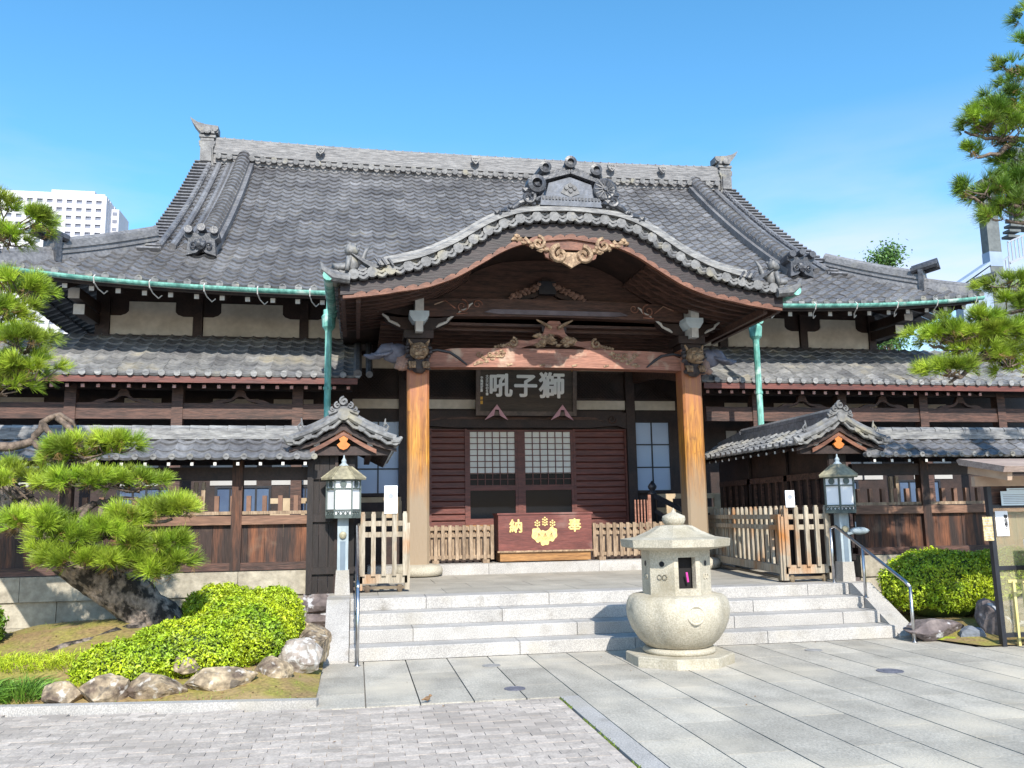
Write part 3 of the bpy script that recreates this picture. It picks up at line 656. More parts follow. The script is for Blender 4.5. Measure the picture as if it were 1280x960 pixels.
for xs_ in ((-6.9, -6.1), (-4.6, -3.9), (-2.9, -2.0), (-1.7, -.9), (8.2, 8.75), (9.4, 10.3), (11.0, 12.0), (12.8, 13.8)):
    MB().bx(xs_[0], xs_[1], WY-.02, WY-.003, 2.3, 3.42).build('paper_screen', mat('dim_paper_screen', (.46, .45, .44), (.40, .39, .38), .8, 1), hw)
    MB().bx(xs_[0], xs_[1], WY-.02, WY-.003, 3.86, 4.06).build('plaster_strip', PLASTER, hw)
    m = MB().bx((xs_[0]+xs_[1])/2-.02, (xs_[0]+xs_[1])/2+.02, WY-.04, WY-.021, 2.3, 3.42)
    m.build('glazing_bar', BLACK, hw)
for a, b in ((-4.6, -3.6), (-2.75, -1.75), (-1.3, -.75), (8.55, 9.5), (10.3, 11.3), (12.4, 13.4)):
    w_ = MB().bx(a-.05, a, WY-.05, WY-.003, 1.72, 2.28).bx(b, b+.05, WY-.05, WY-.003, 1.72, 2.28).bx(a, b, WY-.05, WY-.003, 2.24, 2.28).bx(a, b, WY-.05, WY-.003, 1.72, 1.76).build('window_frame', BLACK, hw)
    MB().bx(a, b, WY-.02, WY-.004, 1.76, 2.24).build('glass_pane', mat('dim_blue_glass', (.10, .15, .24), (.06, .09, .16), .3, 1), w_)
    mm = MB()
    for q in (.25, .5, .75): mm.bx(a+(b-a)*q-.02, a+(b-a)*q+.02, WY-.04, WY-.021, 1.76, 2.24)
    mm.build('glazing_bar', BLACK, w_)
# railing of the inner stair with onion-topped newels
sr = MB()
for x, y, z in ((5.92, 16.9, 1.98), (6.38, 16.25, 1.68)):
    pass
sr = MB().bar((5.95, 16.85, 1.95), (6.38, 16.25, 1.62), .07, .09).bar((5.95, 16.85, 1.65), (6.38, 16.25, 1.32), .06, .07).build('stair_railing', BLACK, HALL)
for x, y, z in ((5.92, 16.9, 1.98), (6.38, 16.22, 1.68)):
    MB().lathe((x, y, 0), [(.075, .7), (.075, z), (.09, z+.01), (.09, z+.03), (.055, z+.06), (.05, z+.09), (.085, z+.13), (.09, z+.17), (.06, z+.22), (.012, z+.28)], 14).build('newel_post', BLACK, sr, True)
m = MB()
for i in range(5): x = 5.52+.065*i; m.bx(x, x+.028, 16.86, 16.90, 1.3, 1.88)
m.bx(5.80, 5.86, 16.84, 16.9, 1.0, 1.98).build('balusters', WOOD_BEAM, sr)

# ---------------------------------------------------------------- porch
PX = 3.42
_A = np.array([0, .72, 1.0, 1.3, 1.62, 1.86, 2.38, 2.96, 3.55, 3.9]); _Zc = np.array([6.45, 6.41, 6.33, 6.20, 5.99, 5.83, 5.58, 5.43, 5.34, 5.31])
_ag = np.linspace(-4.2, 4.2, 841); _zg = np.interp(np.abs(_ag), _A, _Zc); _k = np.exp(-.5*(np.arange(-30, 31)/11.0)**2); _k /= _k.sum()
_zg = np.convolve(np.pad(_zg, 30, mode='edge'), _k, 'valid')
_arc = np.concatenate([[0], np.cumsum(np.hypot(np.diff(_ag), np.diff(_zg)))]); _arc -= _arc[420]
def KZ(x): return float(np.interp(abs(x-PX), _ag[420:], _zg[420:]))
S0 = float(np.interp(-3.78, _ag, _arc))
def kara(s, t):
    a = np.interp(s, _arc, _ag); z = np.interp(a, _ag, _zg); return np.stack([PX+a, t, z-.03+.0*t], -1)
YF = 13.2
m = MB(); tile_sheet(m, kara, S0, -S0, YF+.1, 18.2, 30, 18, .05, .028)
porch = m.build('porch_roof', TILE, HALL)
def along(n, lift=0.0, lim=S0, y=YF):
    out = []
    for i in range(n):
        s = lim-2*lim*i/(n-1); a = float(np.interp(s, _arc, _ag)); s1 = .02
        z0 = float(np.interp(a-.02, _ag, _zg)); z1 = float(np.interp(a+.02, _ag, _zg)); nx, nz = -(z1-z0), .04; q = math.hypot(nx, nz)
        out.append((PX+a+lift*nx/q, y, float(np.interp(a, _ag, _zg))+lift*nz/q))
    return out
m = MB(); ds = along(29)
for p in ds: disc_end(m, p, .085, (0, -1, 0), .4, r.uniform(.9, 1.1))
for p, q in zip(ds, ds[1:]):
    v = Vector(q)-Vector(p); d = v.normalized(); nn = Vector((-d.z, 0, d.x)); c = (Vector(p)+Vector(q))/2
    if nn.z < 0: nn = -nn
    a = Vector(p)+d*.075; b = Vector(q)-d*.075
    for k, (o1, o2, th) in enumerate(((-.04, -.085, .034), (.03, -.012, .032), (.085, .055, .03))):
        pts = [a.lerp(b, u)+nn*(o1+(o2-o1)*math.sin(math.pi*u)) for u in np.linspace(0, 1, 7)]; m.tube([x+Vector((0, .02+.03*k, 0)) for x in pts], th, 6, r.uniform(.9, 1.1))
    m.add([a+nn*.09+Vector((0, .08, 0)), b+nn*.09+Vector((0, .08, 0)), b-nn*.10+Vector((0, .08, 0)), a-nn*.10+Vector((0, .08, 0))], [(0, 1, 2, 3)], .8)
m.build('front_eave_tiles', TILE_L, porch)
S1 = float(np.interp(-3.1, _ag, _arc))
m = MB()
bp = along(70, .105, S1, YF+.10); m.sweep(bp, [(-.12, -.02), (-.12, .05), (-.09, .075), (.12, .075), (.12, -.02)], side=(0, 1, 0))
bp = along(70, .165, S1+.1, YF+.12); m.sweep(bp, [(-.10, 0), (-.09, .06), (.10, .06), (.10, 0)], side=(0, 1, 0))
fr = m.build('cover_ridge', TILE_P, porch)
for sg in (-1, 1):      # dark upturned tails where the cover ridge stops
    m = MB(); x = PX+sg*3.12; z = KZ(x)+.16; m.prism([(x-sg*.1, z-.07), (x+sg*.1, z-.02), (x+sg*.42, z+.12), (x+sg*.30, z+.02), (x+sg*.08, z-.12)], YF, YF+.2)
    for k in range(3): m.tube([(x-sg*(.03+.10*k), YF-.03, z-.07), (x-sg*(-.05+.10*k), YF-.03, z+.04)], .02, 6)
    m.build('ridge_tail', TILE_D, fr)
# corner up-curl tiles and crouching tile lions
for sg in (-1, 1):
    x = PX+sg*3.80; z = KZ(x); m = MB()
    m.tube([(x-sg*.25, YF, z-.06), (x, YF-.01, z-.03), (x+sg*.16, YF-.01, z+.08), (x+sg*.20, YF, z+.20)], [.08, .085, .06, .015], 8)
    m.build('corner_tile', TILE_L, porch)
    x = PX+sg*3.52; z = KZ(x)+.08; y = YF+.12
    lm = MB().lump((x, y, z+.13), (.11, .10, .17), 2, .12, 3, 4).lump((x+sg*.02, y-.05, z+.33), (.10, .10, .10), 2, .25, 4, 5).lump((x+sg*.16, y, z+.05), (.14, .10, .08), 2, .3, 4, 6)
    lm.tube([(x-sg*.05, y, z+.12), (x-sg*.16, y, z+.18), (x-sg*.20, y, z+.32), (x-sg*.27, y, z+.42)], [.06, .05, .035, .015], 7).tube([(x+sg*.05, y-.09, z+.2), (x+sg*.08, y-.14, z-.03)], [.045, .035], 7)
    for k in range(7): w = k*.9; lm.lump((x+sg*.02+.10*math.cos(w), y-.03, z+.34+.09*math.sin(w)), (.035, .03, .035), 1, .1, 2, k)
    lm.build('tile_lion', TILE_L, porch, True)
# crested ornament on the porch gable
zt = KZ(PX)+.16; y0 = YF+.02
m = MB().prism([(PX-.52, zt), (PX+.52, zt), (PX+.50, zt+.16), (PX-.50, zt+.16)], y0-.05, y0+.4)
m.prism([(PX-.42, zt+.16), (PX+.42, zt+.16), (PX+.36, zt+.40), (PX, zt+.52), (PX-.36, zt+.40)], y0, y0+.35)
orn = m.build('gable_ornament', mat('blue_grey_tile', (.13, .145, .18), (.075, .085, .105), .5, 4, bump=.25, fine=(18, .25)), porch)
m = MB()
for a in np.linspace(-.47, .47, 18): m.bx(PX+a-.016, PX+a+.016, y0-.065, y0-.05, zt+.10, zt+.15)
for sg in (-1, 1):
    m.bar((PX+sg*.52, y0+.15, zt+.44), (PX, y0+.15, zt+.60), .42, .07, (0, 0, 1)).bar((PX+sg*.47, y0+.15, zt+.52), (PX, y0+.15, zt+.68), .36, .05)
    m.tube([(PX+sg*.56, y0+.3, zt+.48), (PX+sg*.43, y0-.08, zt+.63)], [.10, .085], 10); m.lathe((PX+sg*.43, y0-.09, zt+.635), [(.09, .05), (.10, -.02), (.055, -.03), (.045, .02), (.02, .03)], 14, ax='Y')
m.tube([(PX, y0+.4, zt+.62), (PX, y0-.06, zt+.75)], [.11, .09], 10); m.lathe((PX, y0-.07, zt+.755), [(.095, .05), (.105, -.02), (.055, -.03), (.045, .02), (.02, .03)], 14, ax='Y')
m.lathe((PX-.58, y0-.06, zt+.34), [(.17, .12), (.15, -.06), (.085, -.08), (.07, .03), (.02, .03)], 14, ax='Y')
m.lathe((PX+.58, y0-.02, zt+.31), [(.20, .12), (.20, -.05), (.16, -.07), (.04, -.05), (.035, -.1)], 16, ax='Y')
for k in range(14): w = 2*math.pi*k/14; m.bar((PX+.58+.05*math.cos(w), y0-.09, zt+.31+.05*math.sin(w)), (PX+.58+.18*math.cos(w), y0-.08, zt+.31+.18*math.sin(w)), .02, .02)
for sg in (-1, 1):
    for k in range(8): m.lump((PX+sg*(.56+.02*k+.05*math.sin(k*2)), y0-.03, zt+.22-.012*k+.12*math.cos(k*1.7)), (.075, .07, .06), 1, .3, 3, k+sg)
    m.tube([(PX+sg*.60, y0, zt+.03-.02), (PX+sg*.72, y0-.02, zt+.10-.02), (PX+sg*.86, y0-.02, zt+.05-.03), (PX+sg*.98, y0, zt-.08)], [.05, .06, .05, .04], 8)
    m.spiral((PX+sg*.72, y0-.05, zt+.12), .13, 1.3, .04, sg, math.pi*.5)
    for k in range(7): m.lump((PX+sg*(.95+.045*k), y0, KZ(PX+.95+.045*k)+.20+.03*math.sin(k*2.2)), (.06, .06, .05), 1, .3, 3, k)
m.build('carved_scrolls', TILE_D, orn)
cr = MB(); cr.prism([(PX-.16, zt+.24), (PX-.10, zt+.36), (PX, zt+.42), (PX+.10, zt+.36), (PX+.16, zt+.24), (PX, zt+.17)], y0-.012, y0+.002)
for a, b in ((-.07, .32), (0, .36), (.07, .32), (0, .27)): cr.lathe((PX+a, y0-.012, zt+b), [(.04, 0), (.03, -.02)], 8, ax='Y')
cr.build('crest', TILE_L, orn)

# curved bargeboard with an orange rim and pendant
def board(lo, hi, lim, y0_, y1_, nseg=80, sc=None):
    """curved board between two offsets under the tile curve"""
    up = []; dn = []
    for i in range(nseg+1):
        x = PX-lim+2*lim*i/nseg; a = abs(x-PX)
        up.append((x, KZ(x)-hi(a))); dn.append((x, KZ(x)-lo(a)-(sc(i) if sc else 0)))
    m_ = MB(); n_ = nseg+1; V = [(x, y0_, z) for x, z in up]+[(x, y0_, z) for x, z in dn]+[(x, y1_, z) for x, z in up]+[(x, y1_, z) for x, z in dn]
    Fs = []
    for i in range(nseg): Fs += [(i, n_+i, n_+i+1, i+1), (2*n_+i, 2*n_+i+1, 3*n_+i+1, 3*n_+i), (n_+i, 3*n_+i, 3*n_+i+1, n_+i+1), (i, i+1, 2*n_+i+1, 2*n_+i)]
    Fs += [(0, 2*n_, 3*n_, n_), (nseg, n_+nseg, 3*n_+nseg, 2*n_+nseg)]
    return m_.add(V, Fs)
low = lambda a: float(np.interp(a, [0, .6, 1.0, 1.4, 2.0, 2.8, 3.8], [.37, .41, .44, .48, .45, .37, .36]))
bb = board(lambda a: low(a)-.07, lambda a: .10, 3.70, YF+.10, YF+.20).build('bargeboard', mat('blackened_bargeboard', (.026, .015, .016), (.012, .008, .009), .55, 2.5, (.6, 4, 4), bump=.3, fine=(14, .4)), porch)
board(low, lambda a: low(a)-.045, 3.66, YF+.06, YF+.14).build('board_rim', WOOD_RIM, bb)
scm = MB()
for i in range(35):
    x = PX-3.4+6.8*i/34; z = KZ(x)-low(abs(x-PX))+.06; dz = (KZ(x+.09)-low(abs(x+.09-PX))-KZ(x-.09)+low(abs(x-.09-PX)))/.18
    scm.prism([(x-.095, z-.02-.095*dz), (x+.095, z-.02+.095*dz), (x+.085, z+.012+.085*dz), (x+.03, z+.035+.03*dz), (x-.04, z+.022-.04*dz), (x-.085, z-.0-.085*dz)], YF+.068, YF+.1)
scm.build('scalloped_rim', WOOD_RIM, bb)
zc = KZ(PX)-.44
pend = MB().prism([(PX-.95, zc+.08), (PX-.45, zc+.10), (PX, zc+.06), (PX+.45, zc+.10), (PX+.95, zc+.08), (PX+.7, zc-.06), (PX+.48, zc-.08), (PX+.42, zc-.24), (PX+.28, zc-.30), (PX+.2, zc-.2), (PX+.16, zc-.10), (PX-.16, zc-.10), (PX-.2, zc-.2), (PX-.28, zc-.30), (PX-.42, zc-.24), (PX-.48, zc-.08), (PX-.7, zc-.06)], YF+.10, YF+.16).build('gable_pendant', WOOD_RIM, porch)
m = MB()
for sg in (-1, 1):
    m.spiral((PX+sg*.20, YF+.06, zc-.20), .15, 1.3, .05, -sg, math.pi*(.5)); m.spiral((PX+sg*.55, YF+.07, zc-.02), .12, 1.3, .035, sg, math.pi*.5)
    for k in range(12): u = k/11; m.lump((PX+sg*(.40+.55*u), YF+.08, zc-.12+.19*u+.04*math.sin(k*2.1)), (.06, .04, .045), 1, .35, 3, k)
m.prism([(PX-.26, zc-.16), (PX+.26, zc-.16), (PX+.24, zc-.28), (PX+.1, zc-.36), (PX, zc-.42), (PX-.1, zc-.36), (PX-.24, zc-.28)], YF+.05, YF+.12)
m.build('carved_scrolls', WOOD_TAN, pend)
# soffit and ribs inside the porch roof, side eaves
m = MB(); n = 60; V = []
for i in range(n+1):
    x = PX-3.72+7.44*i/n; V += [(x, YF+.12, KZ(x)-.13), (x, 18.2, KZ(x)-.13)]
ps = m.add(V, [(2*i, 2*i+1, 2*i+3, 2*i+2) for i in range(n)]).build('porch_soffit', WOOD_D, porch)
for sg in (-1, 1):
    for k in range(11):
        y = YF+.35+.27*k; pts = [(PX+sg*(3.74-.28*i), y, KZ(PX+3.74-.28*i)-.19) for i in range(9)]
        MB().sweep(pts, [(-.045, -.05), (-.045, .05), (.045, .05), (.045, -.05)], side=(0, 1, 0)).build('rafter', WOOD_X, ps)
    for dx, dz in ((3.66, .30), (3.42, .36)): MB().bar((PX+sg*dx, YF+.2, KZ(PX+dx)-dz), (PX+sg*dx, 16.2, KZ(PX+dx)-dz), .07, .12).build('eave_purlin', WOOD_X, ps)
    pts = [(PX+sg*3.88, YF-.02+(15.75-YF)*i/8, KZ(PX+3.8)-.02-.02*i/8) for i in range(9)]
    gutter('gutter', pts, .08).lathe((PX+sg*3.88, YF-.03, KZ(PX+3.8)-.02), [(.085, .02), (.085, -.03)], 10, ax='Y').build('porch_gutter', COPPER, porch)
    m = MB()
    for k in range(13): y = YF+.1+.22*k; disc_end(m, (PX+sg*3.80, y, KZ(PX+3.8)+.0), .07, (sg, 0, 0), .2, r.uniform(.9, 1.1))
    m.build('side_eave_tiles', TILE_L, porch)
# gable wall behind the bargeboard
BY = 15.2
m = MB(); n = 40; V = []
for i in range(n+1): x = PX-2.6+5.2*i/n; V += [(x, BY+.05, 5.2), (x, BY+.05, KZ(x)-.14)]
m.add(V, [(2*i, 2*i+2, 2*i+3, 2*i+1) for i in range(n)]).build('gable_panel', WOOD_X, porch)
# beams
PLX, PRX = 1.05, 6.12; MX = (PLX+PRX)/2
def arched(x0, x1, z0, z1, camber, ends, y0_, y1_, n=24):
    up = []; dn = []
    for i in range(n+1):
        u = i/n; x = x0+(x1-x0)*u; e = min(u, 1-u)*(x1-x0)
        c = camber*(1-(2*u-1)**2); q = max(0, 1-e/.55); up.append((x, z1+c-ends*q*q)); dn.append((x, z0+c*.9))
    return MB().prism(up+list(reversed(dn)), y0_, y1_)
lb = arched(PLX+.15, PRX-.15, 4.22, 4.56, .03, .13, BY-.14, BY+.14).build('lower_porch_beam', WOOD_BEAM, HALL)
for sg in (-1, 1):
    m = MB(); c = MX+sg*1.95; pts = [(c+sg*.42, BY-.15, 4.50), (c+sg*.25, BY-.152, 4.53), (c+sg*.02, BY-.152, 4.49), (c-sg*.12, BY-.152, 4.40), (c-sg*.28, BY-.152, 4.27)]; m.tube(pts, [.02, .025, .025, .025, .012], 6)
    m.build('beam_end_carving', BLACK, lb)
for sg in (-1, 1):
    c = MX+sg*1.2; m = MB()
    for k in range(14): m.lump((c+sg*(.035*k-.2), BY-.145, 4.50-.012*k+.05*math.sin(k*1.9)), (.05, .015, .028), 1, .3, 3, k)
    for k in range(3): m.spiral((c+sg*(.2*k-.15), BY-.15, 4.47), .06, 1.2, .012, sg)
    m.build('carved_relief', WOOD_TAN, lb)
for x in np.linspace(MX-1.5, MX+1.5, 6): MB().box((x, BY-.145, 4.29), (.10, .02, .03), ry=-.3).build('notch_mark', WOOD_TAN, lb)
ub = arched(PLX+.1, PRX-.1, 5.14, 5.46, .05, .03, BY-.13, BY+.10).build('upper_porch_beam', WOOD_X, HALL)
for sg in (-1, 1):
    c = MX+sg*1.75; m = MB()
    m.spiral((c, BY-.14, 5.34), .13, 1.4, .014, sg, math.pi*.5); m.spiral((c-sg*.28, BY-.14, 5.38), .09, 1.2, .012, -sg, 0); m.tube([(c+sg*.12, BY-.14, 5.30), (c+sg*.3, BY-.14, 5.44), (c+sg*.5, BY-.14, 5.36)], .012, 6); m.tube([(c-sg*.1, BY-.14, 5.22), (c+sg*.1, BY-.14, 5.20)], .012, 6)
    m.build('incised_scrolls', WOOD_BEAM, ub)
MB().prism([(MX-1.35, 5.24), (MX-1.2, 5.30), (MX+1.2, 5.30), (MX+1.35, 5.24), (MX+1.1, 5.215), (MX-1.1, 5.215)], BY-.165, BY-.13).build('painted_beam_shadow', mat('beam_shadow_grey', (.17, .14, .16), (.10, .08, .09), .5, 3), ub)  # raised grey strip painted as a shadow along the beam
# frog-leg struts with carved infill
st = strut('carved_strut', MX-.05, 4.60, 2.05, .52, BY-.10, WOOD_BEAM, lb, .14)
m = MB()
for k in range(34): u = r.random(); m.lump((MX-.05+r.uniform(-.36, .36), BY-.09+r.uniform(-.03, .03), 4.66+r.random()*.20), (.05+.03*u, .04, .03+.02*u), 1, .4, 4, k)
for sg in (-1, 1):
    m.tube([(MX-.05+sg*.06, BY-.12, 4.98), (MX-.05+sg*.2, BY-.14, 5.06), (MX-.05+sg*.34, BY-.14, 5.13)], [.035, .03, .012], 6)
    m.spiral((MX-.05+sg*.78, BY-.12, 4.70), .09, 1.3, .03, sg, math.pi/2)
    for k in range(6): m.lump((MX-.05+sg*(.84+.05*k), BY-.08, 4.66-.008*k), (.05, .05, .04), 1, .3, 3, k)
m.build('carved_infill', WOOD_TAN, st)
MB().bx(MX-.28, MX+.18, BY-.09, BY+.05, 4.92, 5.02).build('strut_block', WOOD_D, st)
st = strut('carved_strut', PX, 5.50, 1.45, .42, BY-.06, WOOD_D, ub, .1)
for sg in (-1, 1):
    m = MB()
    for k in range(14): m.lump((PX+sg*(.14+.042*k), BY-.09, 5.80-.018*k-(.05 if k % 2 else 0)), (.055, .05, .05), 1, .35, 3, k)
    m.build('carved_waves', mat('worn_brown_carving', (.28, .17, .13), (.14, .08, .06), .7, 9), st)
MB().bx(PX-.16, PX+.16, BY-.12, BY, 5.62, 5.86).build('strut_block', BLACK, st)

# pillars, capitals, brackets, carved beasts
for sg, x in ((-1, PLX), (1, PRX)):
    o = [(-.19, -.15), (-.15, -.19), (.15, -.19), (.19, -.15), (.19, .15), (.15, .19), (-.15, .19), (-.19, .15)]
    m = MB(); V = [(x+a, BY+b, z) for z in (.80, 1.5, 2.5, 3.4, 4.62) for a, b in o]
    m.add(V, [(8*i+k, 8*i+(k+1) % 8, 8*(i+1)+(k+1) % 8, 8*(i+1)+k) for i in range(4) for k in range(8)]+[tuple(range(7, -1, -1)), tuple(range(32, 40))])
    pl = m.build('porch_pillar', PILLAR, HALL)
    MB().lathe((x, BY, .6), [(.34, 0), (.42, .03), (.44, .10), (.41, .17), (.30, .20), (.28, .205)], 28).build('base_stone', LANT, pl, True)
    m = MB().bx(x-.20, x+.20, BY-.20, BY+.20, 4.62, 4.72).bx(x-.26, x+.26, BY-.26, BY+.26, 4.72, 4.86).build('capital', WOOD_D, pl)
    # lion head facing out, with paws
    L = MB(); yb = BY-.20; zz = 4.42
    L.lump((x, yb-.14, zz+.05), (.17, .18, .15), 3, .08, 3, 3).lump((x, yb-.30, zz-.01), (.11, .10, .08), 2, .12, 4, 7)
    for e in (-1, 1):
        L.lump((x+e*.07, yb-.29, zz+.10), (.055, .05, .035), 2, .15, 4, 1).lump((x+e*.06, yb-.38, zz+.01), (.035, .03, .03), 1, .1, 3, 2)
        L.tube([(x+e*.13, yb-.12, zz+.16), (x+e*.18, yb-.15, zz+.25)], [.04, .012], 6)
    ln = L.lump((x, yb-.33, zz-.10), (.09, .07, .03), 2, .15, 4, 9).build('lion_carving', WOOD_TAN, pl, True)
    L = MB()
    for e in (-1, 1):
        for k in range(7): L.lump((x+e*(.16+.03*math.sin(k)), yb-.08-.02*(k % 3), zz+.18-.07*k), (.06, .07, .05), 1, .3, 3, k+e)
    L.lump((x, yb-.06, zz-.18), (.15, .10, .16), 2, .15, 3, 8)
    L.build('lion_mane', mat('dark_mane', (.07, .055, .055), (.03, .025, .028), .6, 9), ln)
    L = MB()
    for e in (-1, 1):
        for k in (-1, 0, 1): L.tube([(x+e*.12+k*.035, yb-.10, zz-.14), (x+e*.12+k*.038, yb-.20, zz-.17), (x+e*.12+k*.038, yb-.22, zz-.26)], [.03, .03, .02], 7)
    L.build('paws', WOOD_TAN, ln, True)
    # beast head on the outer side
    B = MB(); y = BY-.05
    B.lump((x+sg*.38, y, 4.47), (.24, .17, .18), 3, .10, 2.5, 5).tube([(x+sg*.45, y, 4.52), (x+sg*.60, y-.02, 4.52), (x+sg*.72, y-.02, 4.42), (x+sg*.84, y-.02, 4.40), (x+sg*.95, y-.02, 4.43)], [.15, .12, .07, .05, .02], 9)
    for k in range(3): B.tube([(x+sg*(.45+.08*k), y-.14, 4.48-.03*k), (x+sg*(.58+.08*k), y-.17, 4.42-.01*k), (x+sg*(.68+.07*k), y-.15, 4.44)], [.03, .03, .012], 6)
    bt = B.build('beast_carving', mat('slate_carving', (.20, .20, .25), (.10, .10, .13), .6, 5, bump=.3), pl, True)
    B = MB().lump((x+sg*.25, y-.05, 4.30), (.15, .14, .16), 2, .15, 3, 6).lump((x+sg*.33, y-.12, 4.22), (.08, .07, .07), 2, .2, 3, 2)
    for k in range(5): B.lump((x+sg*(.14+.03*k), y-.17, 4.40-.05*k), (.045, .03, .035), 1, .3, 3, k)
    B.build('beast_jaw', mat('pinkish_carving', (.42, .27, .21), (.22, .12, .09), .65, 7), bt, True)
    # bracket arms with white wavy ends
    for dz, w in ((4.90, .62), (5.16, 1.0)):
        br = MB().prism([(x-w, dz+.26), (x-w+.05, dz+.16), (x-w*.62, dz+.05), (x-.25, dz), (x+.25, dz), (x+w*.62, dz+.05), (x+w-.05, dz+.16), (x+w, dz+.26), (x+w*.6, dz+.22), (x-w*.6, dz+.22)], BY-.10, BY+.06).build('bracket_arm', WOOD_D, pl)
        for e in (-1, 1):
            m = MB(); pts = [(x+e*(w+.01), BY-.11, dz+.27), (x+e*(w-.08), BY-.115, dz+.205), (x+e*(w-.11), BY-.115, dz+.15), (x+e*(w-.24), BY-.115, dz+.095), (x+e*(w-.30), BY-.115, dz+.05)]
            m.tube(pts, [.018, .028, .022, .028, .012], 6)
            m.build('white_edge', WHITE, br)
    MB().bx(x-.065, x+.065, BY-.44, BY-.02, 4.80, 4.98).build('arm_end', WHITE, pl)
    MB().prism([(x-.10, 4.98), (x+.10, 4.98), (x+.17, 5.09), (x+.17, 5.17), (x-.17, 5.17), (x-.17, 5.09)], BY-.44, BY-.1).build('bearing_block', mat('pale_blue_paint', (.62, .70, .74), (.52, .60, .64), .6, 6), pl)
    MB().bx(x-.075, x+.075, BY-.47, BY-.02, 5.17, 5.40).build('arm_end', WHITE, pl)
    MB().bx(x-.14, x+.14, BY-1.2, 18.2, 5.46, 5.72).build('purlin', WOOD_D, pl)
    MB().bx(x-.125, x+.125, BY-1.23, BY-1.202, 5.48, 5.70).build('purlin_end', mat('pale_end_grain', (.52, .40, .34), (.42, .30, .24), .7, 12), pl)
    pts = [(x-sg*.02, BY+.15+3.0*i/10, 4.20+.42*math.sin(math.pi*.5*i/10)) for i in range(11)]
    MB().sweep(pts, [(-.10, -.14), (-.10, .14), (.10, .14), (.10, -.14)], side=(1, 0, 0)).build('tie_beam', WOOD_X, pl)
# ceiling boards over the porch
MB().bx(.4, 6.7, BY+.12, 18.25, 5.05, 5.1).build('porch_ceiling', WOOD_X, porch)
m = MB()
for k in range(9): m.bx(.4, 6.7, BY+.3+.33*k, BY+.36+.33*k, 4.99, 5.048)
m.build('ceiling_batten', WOOD_X, porch)

# ================================================================== THINGS AT THE PORCH
sb = thing('hanging_signboard', (3.58, 17.9, 4.3), 'dark wooden signboard with three large white characters hanging over the doors', 'signboard')
tl = math.radians(12)      # leans forward at the top
def lean(x, y, z): return (x, 17.98+(y-17.98)-(z-3.72)*math.tan(tl)*.55, z)
zb0, zb1 = 3.70, 4.86; xa, xb = 2.46, 4.64
MB().prism([(xa+.08, zb0+.08), (xb-.08, zb0+.08), (xb-.08, zb1-.08), (xa+.08, zb1-.08)], 17.96, 18.0, fn=lean).build('board', PLAQUE, sb)
m = MB()
for o in ([(xa, zb0), (xb, zb0), (xb-.09, zb0+.09), (xa+.09, zb0+.09)], [(xa, zb1), (xa+.09, zb1-.09), (xb-.09, zb1-.09), (xb, zb1)], [(xa, zb0), (xa+.09, zb0+.09), (xa+.09, zb1-.09), (xa, zb1)], [(xb, zb0), (xb, zb1), (xb-.09, zb1-.09), (xb-.09, zb0+.09)]):
    m.prism(o, 17.90, 18.0, fn=lean)
m.build('frame', mat('signboard_frame', (.14, .10, .08), (.06, .045, .04), .5, 3, fine=(14, .3)), sb)
ty = lambda z: 17.952-(z-3.72)*math.tan(tl)*.55
ang = math.atan(math.tan(tl)*.55)
for ch, x, s in (('吼', 2.99, .52), ('子', 3.53, .52), ('獅', 4.10, .58)):
    text_mesh('large_character', ch, s, INK_W, sb, (x, ty(4.31), 4.31), offset=.016, depth=.012, tilt=ang)
text_mesh('inscription', '\n'.join('大正六年初冬書'), .066, INK_W, sb, (2.70, ty(4.34), 4.34), offset=.002, tilt=ang, space=.95)
text_mesh('inscription', '\n'.join('中嶋観堂書'), .07, INK_W, sb, (2.58, ty(4.36), 4.36), offset=.002, tilt=ang, space=.95)
for x, z, w, h in ((2.575, 4.07, .065, .06), (2.575, 3.98, .07, .07), (4.555, 4.70, .035, .085)):
    m = MB().prism([(x-w/2, z-h/2), (x+w/2, z-h/2), (x+w/2, z+h/2), (x-w/2, z+h/2)], 17.948, 17.956, fn=lean).build('seal_mark', mat('amber_seal', (.85, .50, .06), (.7, .38, .04), .5, 10), sb)
for x in (2.90, 4.32):
    MB().prism([(x-.26, 3.60), (x, 3.93), (x+.24, 3.60), (x+.06, 3.70), (x+.04, 3.82), (x-.04, 3.82), (x-.06, 3.70)], 17.86, 17.885, fn=lean).build('support_hook', PINK, sb)

ob = thing('offering_box', (3.36, 15.6, .78), 'red-brown wooden offering box with gold crest in the middle of the low fence', 'offering box')
MB().bx(2.50, 4.22, 15.42, 15.95, .98, 1.62).build('body', OFFER, ob)
MB().bx(2.53, 4.19, 15.44, 15.93, .80, .975).build('plinth', OFFER_B, ob)
MB().bx(2.48, 4.24, 15.40, 15.44, .955, .985).build('base_moulding', WOOD_TAN, ob)
m = MB().bx(2.48, 4.24, 15.40, 15.97, 1.62, 1.65)
m.build('top_rim', OFFER, ob)
text_mesh('gold_character', '納', .25, GOLD, ob, (2.82, 15.412, 1.40), offset=.007)
text_mesh('gold_character', '奉', .25, GOLD, ob, (3.90, 15.412, 1.40), offset=.007)
m = MB(); cx, cz = 3.35, 1.27
def leaf(ax, az, s, rot):
    o = []
    for k in range(28):
        w = 2*math.pi*k/28; rr = s*(1+.10*math.cos(6*w))*(1-.12*math.cos(w)); px_, pz_ = rr*math.cos(w)*.78, rr*math.sin(w)
        o.append((ax+px_*math.cos(rot)-pz_*math.sin(rot), az+px_*math.sin(rot)+pz_*math.cos(rot)))
    m.prism(o, 15.412-.003*len(m.v)/200, 15.419)
leaf(cx-.13, cz-.01, .13, .35); leaf(cx+.13, cz-.01, .13, -.35); leaf(cx, cz-.07, .135, 0)
